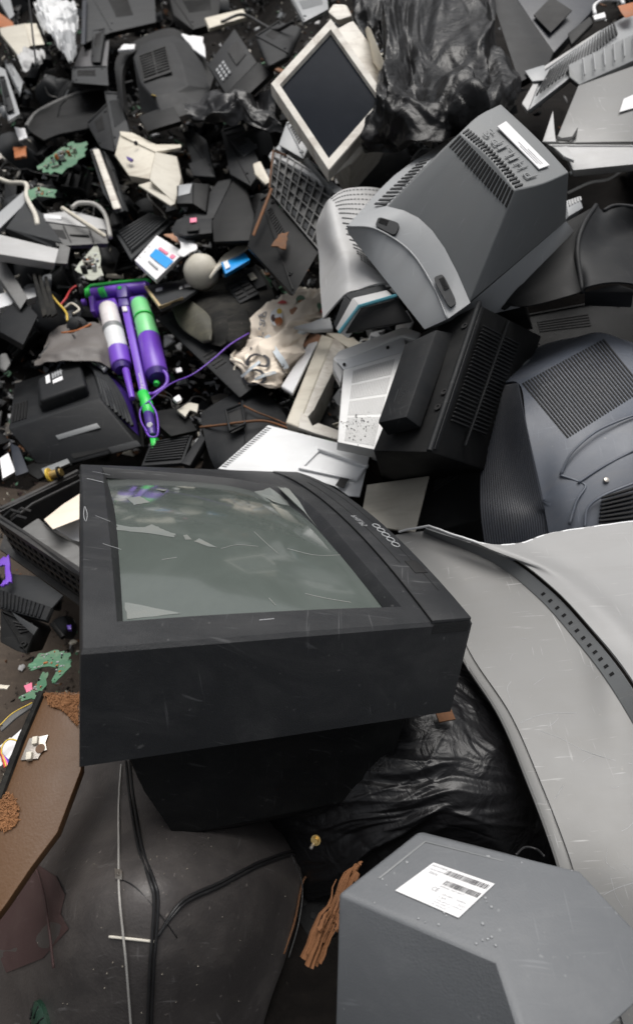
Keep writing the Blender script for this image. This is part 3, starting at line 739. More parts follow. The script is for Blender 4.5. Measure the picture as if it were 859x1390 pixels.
# splintered wood and the dark grille between tube and casing
def build_splinter():
    m = M(); random.seed(5)
    L = [V(418, 1315, .66), V(440, 1262, .68), (V(455, 1228, .70)), V(470, 1190, .715), V(486, 1170, .73)]
    for b in range(40):
        a0, a1 = sorted((random.uniform(0, 1), random.uniform(0, 1))); a1 = min(1, max(a1, a0 + .25)); ox, oz = random.gauss(0, .0035), random.gauss(0, .003); pts = []
        for k in range(9):
            t = a0 + (a1 - a0) * k / 8; w = (1.6, 1.9, 1.2, 1.7, .8)[min(4, int(t * 5))]; pts.append(cr(L, t) + Vector((ox * w + random.gauss(0, .0004), random.gauss(0, .0005), oz * w)))
        m.tube(pts, random.uniform(.002, .0048), 5, r1=.0006)
    single('wood_splinter', m, WOOD, 'splintered orange-brown stick standing between the picture tube and the grey casing', 'wood', smooth=20)
    T = thing('speaker_grille', 'dark plastic grille panel in shadow behind the splintered stick', 'grille', G(470, 1180, -.02))
    q = quad((330, 1130, 1.05), (420, 1105, 1.06), (540, 1190, .95), (430, 1290, .90))
    part(T, 'panel', M().boxf(q, 0, 1, 0, 1, -.01, 0), BLACK, bevel=.002)
    m = M()
    for i in range(7):
        for j in range(7):
            c = q(.15 + i * .11, .15 + j * .11, .001); n = (q(.5, .5, 1) - q(.5, .5, 0)); m.lathe(c, n, [(0, .006), (.001, .005)], 6)
    part(T, 'holes', m, SLOT)
    T2 = thing('brass_terminal', 'small round brass terminal screw beside the picture tube corner', 'screw', V(428, 1142, .79) - Vector((0, 0, .01)))
    part(T2, 'washer', M().lathe(V(429, 1140, .79), Vector((-.3, -.5, .8)), [(0, .007), (.002, .007), (.002, .004), (.006, .004)], 16), BRASS, smooth=40)
    part(T2, 'pin', M().lathe(V(425, 1146, .785), Vector((-.3, -.6, .5)), [(0, .0025), (.008, .0025), (.009, .001)], 10), METAL, smooth=40)
    cable('hanging_wire', 'thin grey wire looping down beside the picture tube', [(395, 1160, .79), (410, 1200, .74), (406, 1250, .70), (392, 1300, .68)], .0009, RUBBER)
    cable('loop_wire', 'short black wire loop over the grey casing by the curved rim', [(700, 1160, .66), (712, 1150, .68), (728, 1153, .68), (738, 1162, .66)], .0012, RUBBER)
build_splinter()

# ================================================================ GREY MONITOR WITH RAISED LETTERING
def build_philips():
    T = thing('computer_monitor', 'large mid grey monitor lying face down, raised maker name and white sticker on its back', 'monitor', G(640, 400, 0))
    def ring(top, right, far, left, n=6):
        pts = []
        for s in (top, right, far, left):
            p = [P(a) for a in s]; pts += [cr(p, k / n) if len(p) > 2 else p[0].lerp(p[1], k / n) for k in range(n)]
        return pts
    K1, K2, K3, K4 = (624, 180, 1.15), (699, 258, 1.05), (772, 234, 1.12), (680, 141, 1.22)
    rear = ring([K1, (664, 213, 1.093), K2], [K2, (737, 249, 1.08), K3], [K3, (731, 189, 1.166), K4], [K4, (650, 156, 1.19), K1])
    F1, F2, F3, F4 = (525, 281, 1.27), (637, 410, 1.17), (768, 300, 1.36), (610, 191, 1.50)
    top = [F1, (558, 290, 1.24), (586, 313, 1.21), (612, 353, 1.185), F2]
    base = ring(top, [F2, F3], [F3, F4], [F4, F1])
    m = M().loft([base, rear], False, True)
    part(T, 'rear_housing', m, MGREY, bevel=.004, seg=3, smooth=25)
    R1, R2, R3, R4 = (471, 307, 1.28), (607, 433, 1.16), (790, 330, 1.45), (606, 190, 1.56)
    ridge = ring([R1, (510, 311, 1.25), (556, 341, 1.22), (588, 389, 1.19), R2], [R2, R3], [R3, R4], [R4, (535, 238, 1.42), R1])
    b2 = ring([(525.5, 280, 1.268), (558, 289.5, 1.238), (586, 312.5, 1.208), (612, 352.5, 1.183), (638, 411, 1.168)], [(638, 411, 1.168), F3], [F3, F4], [F4, (525.5, 280, 1.268)])
    Q1, Q2, Q3, Q4 = (472, 316, 1.31), (576, 447, 1.22), (780, 400, 1.5), (610, 230, 1.62)
    front = ring([Q1, (524, 381, 1.262), Q2], [Q2, Q3], [Q3, Q4], [Q4, Q1])
    m = M().loft([b2, ridge, front], False, True)
    part(T, 'front_housing', m, SGREY, smooth=35)
    # highlight bead on the ridge
    m = M().tube([V(471, 307, 1.279)] + spl([R1, (510, 311, 1.248), (556, 341, 1.218), (588, 389, 1.188), R2], 30), .0022, 6); part(T, 'ridge_bead', m, SGREY, smooth=180)
    # two grip recesses
    for pts, w in (([(509, 307, 1.2515), (514, 295, 1.255), (543, 304, 1.232), (536, 321, 1.23)], 0), ([(587, 378, 1.182), (601, 372, 1.178), (620, 411, 1.163), (610, 419, 1.157)], 1)):
        q, n = plane_pts(pts); c = sum(q, Vector()) / 4; q = [p + n * .0025 for p in q]; rq = []
        for i in range(4):
            a_, b_, c_ = q[i - 1], q[i], q[(i + 1) % 4]
            for t in (.0, .33, .67, 1): s0 = b_.lerp(a_, .25); s1 = b_.lerp(c_, .25); rq.append(s0.lerp(b_, t).lerp(b_.lerp(s1, t), t))
        o = part(T, 'grip_recess', M().prism(rq, -n * .006), DGREY, bevel=0)
        fr = quad(*q); m = M()
        for k in range(5): m.boxf(fr, .45 + k * .1, .48 + k * .1, .1, .5, .0, .0015)
        part(o, 'ribs', m, SLOT)
    # vents over the edge between top face and back face
    tq = quad((624, 180, 1.15), (699, 258, 1.05), (637, 410, 1.17), (525, 281, 1.27))
    bq = quad((624, 180, 1.15), (699, 258, 1.05), (772, 234, 1.12), (680, 141, 1.22))
    m = M(); m2 = M()
    for k in range(21):
        u = .03 + k * .0465; b = .006 * (1 - (2 * u - 1) ** 2)
        m.boxf(tq, u, u + .024, .015, .155, -.002 + b * 0, .0012 + b * .3); m2.boxf(bq, u, u + .020, .02, .15, -.002, .0022 + b)
    part(T, 'vent', m, SLOT); part(T, 'vent', m2, DGREY)
    # slits on the left shoulder
    lq = quad((504, 280, 1.30), (524, 281, 1.27), (600, 200, 1.385), (583, 206, 1.45))
    m = M()
    for k in range(13): m.boxf(lq, .12, .92, .02 + k * .062, .045 + k * .062, .0005, .003)
    part(T, 'shoulder_vent', m, DGREY)
    # raised letters on the back, reading up the face
    fr = lambda u, v, w=0: bq(1 - u, v, w + .004)
    m = M(); n = 7
    for i, ch in enumerate('PHILIPS'):
        wd = {'I': .035}.get(ch, .085)
        u0 = (.06, .20, .335, .40, .52, .59, .73)[i]
        letter(m, ch, fr, u0, u0 + wd, .45, .26, .0, .0012)
    part(T, 'raised_lettering', m, MGREY, smooth=20)
    sq = quad((674, 169, 1.183), (725, 222, 1.113), (742, 213, 1.125), (694, 161, 1.195))
    m = M().boxf(bq, .22, .88, .56, .76, .0035, .0055); st = part(T, 'sticker', m, PAPER)
    m = M()
    for k, (a, b) in enumerate(((.55, .82), (.50, .84), (.62, .84))): m.boxf(bq, a, b, .60 + k * .035, .606 + k * .035, .0056, .006)
    part(st, 'printing', m, GREYINK)
build_philips()

# ================================================================ LIGHT GREY MONITOR WITH PERFORATED TOP
def build_perf():
    T = thing('computer_monitor', 'light grey monitor with perforated shell and teal front trim', 'monitor', G(480, 450, -.02))
    prof = [  # rows from the back (top of picture) to the front: left edge, shoulder, right
        [(440, 279, 1.50), (447, 270, 1.46), (470, 256, 1.50), (512, 255, 1.56), (540, 268, 1.62)],
        [(431, 300, 1.50), (449, 291, 1.42), (475, 290, 1.44), (515, 296, 1.48), (550, 310, 1.56)],
        [(429, 318, 1.50), (453, 325, 1.39), (480, 330, 1.385), (515, 345, 1.40), (560, 350, 1.48)],
        [(433, 350, 1.46), (462, 355, 1.36), (483, 350, 1.36), (520, 372, 1.36), (565, 385, 1.42)],
        [(434, 385, 1.42), (464, 380, 1.335), (482, 372, 1.33), (525, 378, 1.32), (570, 390, 1.38)],
        [(438, 432, 1.36), (467, 400, 1.30), (486, 393, 1.30), (520, 384, 1.29), (575, 392, 1.34)]]
    g = patch(prof, 30, 30)
    m = M().grid(g)
    part(T, 'shell', m, PALE2, solid=.004, smooth=50)
    m = M(); sh = lambda u, v: cr([cr([P(a) for a in r], v) for r in prof], u)
    for i in range(17):
        for j in range(20):
            u = .02 + i * .036; v = .29 + j * .03 - .004 * i * 0
            if j < i * .55 or v > .93: continue
            c = sh(u, v); du = (sh(u + .01, v) - c); dv = (sh(u, v + .01) - c); n = du.cross(dv).normalized(); n = n if n.dot(CAM - c) > 0 else -n
            a = dv.normalized() * .0035; b = du.normalized() * .0018; c += n * .0012
            m.add([c - a - b, c + a - b, c + a + b, c - a + b], [[0, 1, 2, 3]])
    part(T, 'perforation', m, DGREY)
    # front frame: dark gap, light band, teal trim, dark screen
    def band(p, mat, name, th=.02, k=.003):
        q, n = plane_pts(p); return part(T, name, M().prism(q, -n * th), mat, bevel=k)
    band([(467, 399, 1.297), (520, 385, 1.287), (535, 398, 1.28), (481, 414, 1.28)], DGREY, 'seam', .04)
    band([(452, 440, 1.315), (467, 400, 1.297), (481, 414, 1.28), (455, 448, 1.30)], DGREY, 'seam', .04)
    band([(478, 404, 1.275), (525, 393, 1.27), (536, 403, 1.262), (488, 417, 1.255)], PALE2, 'front_band', .03)
    band([(478, 404, 1.275), (488, 417, 1.255), (462, 452, 1.275), (455, 446, 1.30)], PALE2, 'front_band', .03)
    m = M().tube([V(460, 452, 1.27), V(487, 416, 1.25), V(538, 401, 1.255)], .004, 6); part(T, 'trim', m, TEAL, smooth=50)
    band([(488, 418, 1.258), (540, 404, 1.262), (560, 436, 1.26), (468, 452, 1.28)], SLOT, 'screen', .01)
build_perf()

# ================================================================ BLACK BOXY TELEVISION BACK
def build_blackback():
    T = thing('television', 'black boxy television on its side with moulded text and long finned vents', 'television', G(590, 600, -.05))
    # main panel (rear face) and finned side
    A, B, C, D = V(511, 560, 1.17), V(552, 455, 1.27), V(651, 413, 1.17), V(584, 614, 1.02)
    A = V(506, 612, 1.13); B = V(572, 452, 1.28)
    E_, F_ = V(735, 456, 1.50), V(664, 640, 1.40)
    G_ = V(520, 660, 1.45); H_ = V(600, 470, 1.65)
    m = M().loft([[A, B, C, D], [G_, H_, E_, F_]]); part(T, 'cabinet', m, BLACK, bevel=.004)
    # raised rim along the ridge
    r = [C, D]; n = (C - A).cross(D - A).normalized(); n = n if n.dot(CAM - A) > 0 else -n
    m = M().tube([C.lerp(D, t) + n * .004 for t in (0, .5, 1)], .0055, 8); part(T, 'ridge', m, CHAR, smooth=60)
    # protruding box
    f4 = [V(512, 574, 1.08), V(549, 467, 1.20), V(592, 447, 1.16), V(551, 566, 1.04)]
    b4 = [V(526, 592, 1.115), V(556, 474, 1.235), V(616, 452, 1.19), V(571, 581, 1.065)]
    m = M().loft([b4, f4]); bx = part(T, 'rear_box', m, CHAR, bevel=.004)
    q = quad(*f4)
    m = M()
    for tx, u0, u1, v0, v1 in (('MADE IN', .58, .72, .35, .28), ('AVERTISSEMENT', .55, .85, .42, .36), ('RISK OF ELECTRIC', .55, .9, .50, .44), ('SHOCK DO NOT', .55, .84, .58, .52), ('OPEN REAR', .55, .78, .66, .60), ('WARNING', .22, .42, .50, .43), ('TO REDUCE', .18, .44, .58, .52), ('FIRE RISK', .2, .42, .66, .6), ('CAUTION', .2, .40, .74, .68)):
        letter(m, tx, q, u0, u1, v0, v1, .0008)
    m.boxf(q, .20, .36, .36, .385, .0008, .001)
    part(bx, 'moulded_text', m, DGREY)
    # fins on the right side
    s = quad(C, D, F_, E_)
    m = M()
    for k in range(26):
        u = .13 + k * .026
        m.boxf(s, u, u + .010, .10, .36, .0005, .005)
        m.boxf(s, u, u + .010, .42, .66, .0005, .005)
    part(T, 'fins', m, CHAR, bevel=.0006)
    m = M(); m.boxf(s, .02, .98, .0, .035, 0, .006); m.boxf(s, .02, .9, .385, .40, 0, .006); part(T, 'rail', m, CHAR, bevel=.001)
    p4 = quad(A, B, C, D)
    for u, v in ((.38, .90), (.86, .86), (.28, .88)):
        c = p4(u, v, 0) if v < 1 else p4(u, .9, 0)
        c = (A * (1 - u) + B * u).lerp(D * (1 - u) + C * u, v); part(T, 'screw_boss', M().lathe(c, n, [(0, .007), (.003, .007), (.003, .004), (.001, .003)], 14), SLOT, smooth=40)
build_blackback()

# ================================================================ BLUE-GREY TELEVISION BACK right
def build_bluegrey():
    T = thing('television', 'blue-grey television back with louvred vent and ribbed dark side, right edge', 'television', G(790, 700, 0))
    a = [(660, 527, 1.18), (700, 494, 1.24), (742, 466, 1.27), (820, 456, 1.25), (900, 480, 1.20)]        # crest
    b = [(703, 520, 1.10), (730, 505, 1.10), (790, 472, 1.13), (822, 458, 1.16), (900, 500, 1.10)]
    c = [(715, 580, 1.03), (752, 560, 1.03), (790, 560, 1.02), (850, 545, 1.02), (930, 545, 1.02)]
    d = [(737, 680, .985), (760, 645, .975), (800, 600, .98), (860, 566, .98), (940, 560, .98)]
    e = [(737, 682, .985), (775, 690, .95), (815, 660, .94), (860, 625, .94), (940, 600, .94)]
    f_ = [(748, 745, .97), (790, 750, .93), (830, 745, .91), (880, 740, .90), (960, 730, .90)]
    g = patch([a, b, c, d], 30, 30); m = M().grid(g)
    g2 = patch([d, e, f_], 16, 30)
    part(T, 'shell', m, BLUEG, solid=.004, smooth=40)
    sh2 = part(T, 'lower_shell', M().grid(g2), BLUEG, solid=.004, smooth=40)
    # dark ribbed side
    rows = [[(660, 527, 1.18), (653, 580, 1.17), (651, 655, 1.13), (652, 700, 1.10), (660, 760, 1.08)],
            [(682, 523, 1.14), (684, 590, 1.10), (695, 668, 1.055), (702, 705, 1.03), (708, 760, 1.02)],
            [(703, 520, 1.10), (715, 580, 1.03), (737, 681, .985), (748, 700, .98), (750, 750, .97)]]
    gg = patch(rows, 56, 24)
    out = []
    for i, r in enumerate(gg):
        rr = []
        for j, p in enumerate(r):
            n = Vector((-.8, -.5, .3)).normalized(); rr.append(p + n * (.0022 if i % 2 else 0))
        out.append(rr)
    part(T, 'ribbed_side', M().grid(out), NAVY, solid=.004, smooth=20)
    rows = [[(651, 655, 1.128), (698, 668, 1.05), (737, 682, .983), (762, 694, .962)], [(652, 700, 1.10), (702, 712, 1.02), (745, 722, .97), (764, 726, .95)], [(656, 750, 1.08), (705, 760, 1.01), (748, 762, .96), (766, 760, .95)]]
    # vent louvres
    q = lambda u, v, w: (lambda p, n: p + n * w)(*gp(u, v))
    A, B, C, D = (706, 520), (818, 459), (876, 530), (770, 597)
    def gp(u, v):
        px = (A[0] * (1 - u) + B[0] * u) * (1 - v) + (D[0] * (1 - u) + C[0] * u) * v; py = (A[1] * (1 - u) + B[1] * u) * (1 - v) + (D[1] * (1 - u) + C[1] * u) * v
        best = None
        for i in range(0, 31):
            for j in range(0, 31):
                s = g[i][j] - CAM; dd = s.dot(FW); e2 = (CX + FPX * s.dot(RT) / dd - px) ** 2 + (CY + FPX * s.dot(DN) / dd - py) ** 2
                if best is None or e2 < best[0]: best = (e2, i, j, dd)
        i, j = best[1], best[2]; i = min(29, max(1, i)); j = min(29, max(1, j))
        n = (g[i + 1][j] - g[i - 1][j]).cross(g[i][j + 1] - g[i][j - 1]).normalized(); n = n if n.dot(CAM - g[i][j]) > 0 else -n
        # plane through nearest grid vertex
        r = ray(px, py); return CAM + r * ((g[i][j] - CAM).dot(n) / r.dot(n)), n
    m = M(); mb = M()
    for k in range(29):
        u = .01 + k * .0345; pts = []
        for side in (0, 1):
            for t in range(9):
                v = .02 + .96 * t / 8; p, n = gp(u + (.016 if side else 0), v); pts.append((p, n))
        up = [p + n * .0018 for p, n in pts]; dn = [p - n * .002 for p, n in pts]
        rr = [[dn[t], up[t], up[9 + t], dn[9 + t]] for t in range(9)]; mb.loft(rr)
    part(T, 'vent_slots', mb, SLOT)
    # label plate on the crest, debris crumb
    q3 = quad((706, 497, 1.205), (718, 506, 1.16), (768, 474, 1.20), (752, 473, 1.235)); pl = part(T, 'label', M().boxf(q3, 0, 1, 0, 1, .004, .006), SGREY); m = M()
    for k in range(5): m.boxf(q3, .12 + k * .16, .2 + k * .16, .25, .75, .0062, .007)
    part(pl, 'printing', m, INK)
    # moulded ridges of the lower flank
    def ridge(pts, r=.0026): part(T, 'moulded_ridge', M().tube(spl(pts, 24), r, 8), BLUEG, smooth=180)
    ridge([(760, 645, .972), (775, 615, .972), (805, 588, .974), (835, 573, .974), (870, 560, .975)])
    ridge([(760, 645, .972), (780, 652, .962), (794, 660, .95), (782, 680, .945), (772, 712, .94)])
    ridge([(784, 655, .955), (820, 632, .95), (862, 610, .945)])
    ridge([(793, 716, .925), (797, 690, .93), (820, 672, .925), (870, 652, .92)])
    m = M(); ff = quad((800, 718, .92), (806, 676, .93), (870, 656, .92), (870, 712, .905))
    for k in range(8): m.boxf(ff, .04 + k * .12, .10 + k * .12, .15, .9, 0, .012)
    part(T, 'fins', m, SLOT, bevel=.001)
    part(T, 'screw', M().lathe(V(822, 652, .938), Vector((0, -.3, 1)), [(0, .006), (.003, .005), (.004, .002)], 10), METAL, smooth=40)
    # lumps of dirt and a dry leaf on the vent
    random.seed(8)
    m = M(); pts = [(762, 518), (772, 522), (780, 530), (790, 537), (786, 540), (775, 534), (764, 526)]; qq = []
    for x, y in pts:
        dd = min(((CX + FPX * (s - CAM).dot(RT) / (s - CAM).dot(FW) - x) ** 2 + (CY + FPX * (s - CAM).dot(DN) / (s - CAM).dot(FW) - y) ** 2, (s - CAM).dot(FW)) for r in g for s in r)[1]; qq.append(V(x, y, dd - .012))
    m.prism(qq, Vector((0, 0, -.003)))
    single('dry_leaf', m, CARD, 'small dry brown leaf lying on the louvred vent of the blue-grey television', 'leaf', smooth=20)
DS = 1.2
build_bluegrey()
DS = 1.0

# ================================================================ MOULDED BLACK SHELL right
def build_moulded():
    T = thing('moulded_shell', 'black moulded shell with curved flank below the big grey monitor, right edge', 'casing', G(780, 430, 0))
    rows = [[(650, 392, 1.42), (690, 345, 1.42), (770, 300, 1.45), (808, 279, 1.46)],
            [(655, 420, 1.36), (705, 390, 1.32), (770, 350, 1.33), (784, 325, 1.36)],
            [(672, 412, 1.34), (715, 415, 1.30), (775, 400, 1.28), (795, 392, 1.30)]]
    part(T, 'flank', M().grid(patch(rows, 24, 24)), BLACK, solid=.004, smooth=60)
    rows = [[(808, 279, 1.455), (818, 288, 1.45), (850, 281, 1.45), (900, 290, 1.45)],
            [(790, 310, 1.37), (812, 322, 1.40), (850, 318, 1.46), (900, 320, 1.46)],
            [(782, 345, 1.33), (806, 350, 1.33), (838, 345, 1.36), (900, 360, 1.40)],
            [(792, 398, 1.30), (800, 390, 1.27), (840, 385, 1.28), (900, 395, 1.30)]]
    part(T, 'hollow', M().grid(patch(rows, 24, 24)), CHAR, solid=.004, smooth=60)
    part(T, 'lip', M().tube(spl([(808, 279, 1.45), (791, 306, 1.365), (783, 340, 1.325), (790, 397, 1.29)], 24), .006, 8), CHAR, smooth=180)
    part(T, 'lip', M().tube(spl([(818, 286, 1.445), (840, 279, 1.45), (900, 288, 1.44)], 16), .005, 8), CHAR, smooth=180)
    block('flap', None, None, [(792, 396, 1.29), (838, 385, 1.28), (859, 392, 1.28), (859, 398)], (0, 20, .05), BLACK, parent=T)
build_moulded()
block('plastic_offcut', 'flat black panel leaning under the big grey monitor', 'panel', [(640, 395, 1.40), (700, 372, 1.46), (712, 420, 1.38), (660, 428)], (20, 30, .2), BLACK)
block('dark_cabinet', 'black cabinet side in deep shade between the boxy black television and the blue-grey television', 'cabinet', [(700, 430, 1.72), (859, 400, 1.75), (880, 470, 1.66), (712, 478)], (0, 60, .1), BLACK)  # black block added so the shaded gap here reads fully black
block('dark_cabinet', 'black cabinet in deep shade below the boxy black television', 'cabinet', [(575, 640, 1.50), (660, 560, 1.56), (665, 700, 1.46), (560, 730)], (0, 60, .1), BLACK)
plate('beige_panel', 'flat pale beige panel standing between the big television and the boxy black television', 'panel', [(498, 658, 1.36), (582, 646, 1.33), (563, 722, 1.24), (488, 712)], BEIGE, .006)
cable('loose_cable', 'thin grey cable bent behind the right corner of the big grey monitor', [(770, 262, 1.6), (800, 248, 1.58), (825, 243, 1.6), (848, 228, 1.66)], .0042, GCABLE)
T = thing('connector_block', 'small pale ribbed plastic end showing behind the big grey monitor', 'connector', V(778, 290, 1.5))
q = quad((768, 272, 1.48), (786, 266, 1.50), (791, 282, 1.48), (771, 294, 1.46)); part(T, 'body', M().boxf(q, 0, 1, 0, 1, -.05, 0), SGREY, bevel=.002)
m = M(); [m.boxf(q, .1 + k * .2, .2 + k * .2, .1, .4, 0, .003) for k in range(5)]; part(T, 'ribs', m, PALE2)

# ================================================================ WHITE / CREAM CASINGS, centre
def build_white():
    # bright white cover with toothed edges
    pts = [(364, 577, 1.50), (503, 612, 1.43), (488, 674, 1.34), (473, 673), (455, 660), (430, 652), (380, 645), (330, 640), (296, 636), (330, 606)]
    q, n = plane_pts(pts)
    T = thing('white_cover', 'bright white plastic cover with toothed edges and square recess, just behind the big television', 'cover', q[8] - Vector((0, 0, .05)))
    part(T, 'sheet', M().prism(q, -n * .004), WHITE, bevel=.001)
    F = lambda x, y, w=0: CAM + ray(x, y) * ((q[0] + n * w - CAM).dot(n) / ray(x, y).dot(n))
    m = M()
    for k in range(21):
        t = k / 20; x, y = 362 + (302 - 362) * t, 580 + (632 - 580) * t; m.prism([F(x - .5, y, .0012), F(x + 6, y + 1.3, .0012), F(x + 6, y + 1.9, .0012), F(x - 1, y + .8, .0012)], n * .0005)
    part(T, 'teeth', m, DGREY); m = M()
    for k in range(8):
        t = k / 7; x, y = 470 + 30 * t, 606 + 7 * t; m.prism([F(x, y - 2, .0015), F(x + 1.4, y - 2, .0015), F(x - 2.2, y + 3.4, .0015)], n * .0008)
    part(T, 'teeth', m, DGREY)
    pp = [(430, 607), (500, 633), (484, 655), (405, 638)]
    c = [F(*p) for p in pp]; cc = [F(*p, -.0) for p in ((434, 614), (494, 636), (482, 650), (413, 635))]
    m = M(); m.loft([[a + n * .002 for a in c], [a + n * .008 for a in c], [a + n * .008 for a in cc], [a + n * .0015 for a in cc]], False, True); part(T, 'raised_frame', m, WHITE, bevel=.0015)
    m = M().prism([F(*p, .0095) for p in ((462, 648), (474, 650), (466, 663), (455, 659))], n * .0006); part(T, 'square_hole', m, SLOT)
    m = M().tube([F(432, 609, .009), F(470, 622, .010), F(499, 634, .009)], .0045, 8); part(T, 'rounded_rib', m, WHITE, smooth=60)
    # broken cream frame
    T = thing('monitor_surround', 'dirty cream monitor frame, broken open, beside the paper bag', 'frame', V(430, 585, 1.58))
    block('side_rail', None, None, [(436, 453, 1.80), (453, 459, 1.77), (405, 580, 1.48), (387, 573, 1.50)], Vector((.01, .02, -.09)), CREAM, parent=T, bevel=.006, seg=3)
    block('inner_wall', None, None, [(453, 459, 1.775), (470, 468, 1.78), (426, 556, 1.53), (405, 580, 1.485)], Vector((.01, .02, -.08)), DIRTYW, parent=T, bevel=.002)
    plate('bottom_rail', None, None, [(405, 580, 1.485), (408, 558, 1.52), (418, 566, 1.51), (424, 578), (432, 574), (470, 588), (470, 600), (428, 588)], DIRTYW, .01, parent=T)
    block('top_rail', None, None, [(442, 451, 1.80), (462, 452, 1.82), (492, 466, 1.78), (476, 474, 1.75)], Vector((0, .01, -.05)), CREAM, parent=T, bevel=.004)
    plate('dark_back', None, None, [(455, 472, 1.86), (478, 476, 1.86), (475, 590, 1.62), (415, 572)], SLOT, .004, parent=T)
    global DS
    DS = .88
    # white vented casing
    T = thing('vented_casing', 'white plastic casing with louvred face, left of the boxy black television', 'casing', V(500, 600, 1.50))
    A, B, C, D = (466, 502, 1.56), (546, 478, 1.54), (530, 560, 1.40), (458, 600, 1.44)
    A2, B2, C2, D2 = (466, 502, 1.56), (552, 476, 1.53), (516, 612, 1.34), (458, 600, 1.40)
    block('face', None, None, [A2, B2, C2, D2], Vector((.0, .03, -.05)), BWHITE, parent=T, bevel=.002)
    q = quad(A2, B2, C2, D2)
    m = M(); m2 = M()
    for k in range(24):
        for (a, b) in ((.06, .24), (.27, .45), (.48, .66), (.69, .97)): m.boxf(q, .17 + k * .028, .183 + k * .028, a, b, .0004, .0012)
    part(T, 'louvres', m, PALE2)
    block('upper_wall', None, None, [(454, 487, 1.60), (546, 452, 1.58), (553, 476, 1.535), (466, 502, 1.565)], Vector((.0, .03, -.03)), WHITE, parent=T, bevel=.002)
    block('top_lip', None, None, [(452, 486, 1.60), (460, 476, 1.62), (548, 443, 1.60), (572, 452, 1.57), (566, 462, 1.54), (546, 456, 1.56), (456, 494, 1.59)], Vector((.0, .02, -.03)), BWHITE, parent=T, bevel=.004, seg=3)
    block('side_lip', None, None, [(452, 486, 1.60), (466, 503, 1.565), (462, 520, 1.54), (452, 500, 1.58)], Vector((.0, .02, -.03)), PALE2, parent=T, bevel=.003)
    random.seed(12); m = M()
    for k in range(90):
        u, v = random.gauss(.45, .2), random.gauss(.78, .07); c = q(u, v, .0015); n = (q(u, v, 1) - q(u, v, 0)); r = random.choice((.0004, .0005, .0007, .0008, .0016)); m.lathe(c, n, [(-.001, r), (.001, r * .6)], 6)
    o = part(T, 'dirt_specks', m, DARKD); o['kind'] = 'stuff'
    for x, y, d in ((467, 495, 1.57), (526, 472, 1.555)):
        part(T, 'screw_hole', M().lathe(V(x, y, d) , Vector((0, -.6, .8)), [(0, .004), (.003, .004)], 8), SLOT)
    DS = 1.0
    # bits right behind: white wedge, paper roll
    block('white_bracket', 'small white plastic bracket between the light grey monitor and the white vented casing', 'bracket', [(540, 428, 1.52), (552, 420, 1.50), (562, 437, 1.46), (552, 452)], Vector((.0, .03, -.06)), PALE2)
    block('paper_roll', 'rolled grey-white paper sheet between the paper bag and the cream frame', 'paper', [(418, 466, 1.80), (432, 462, 1.78), (397, 534, 1.56), (381, 524)], Vector((.0, .01, -.02)), PAPER, bevel=.006, seg=3)
    plate('brown_card', 'folded brown card behind the paper roll', 'card', [(420, 452, 1.84), (440, 455, 1.84), (424, 475, 1.80), (410, 470)], CARD, .003)
build_white()

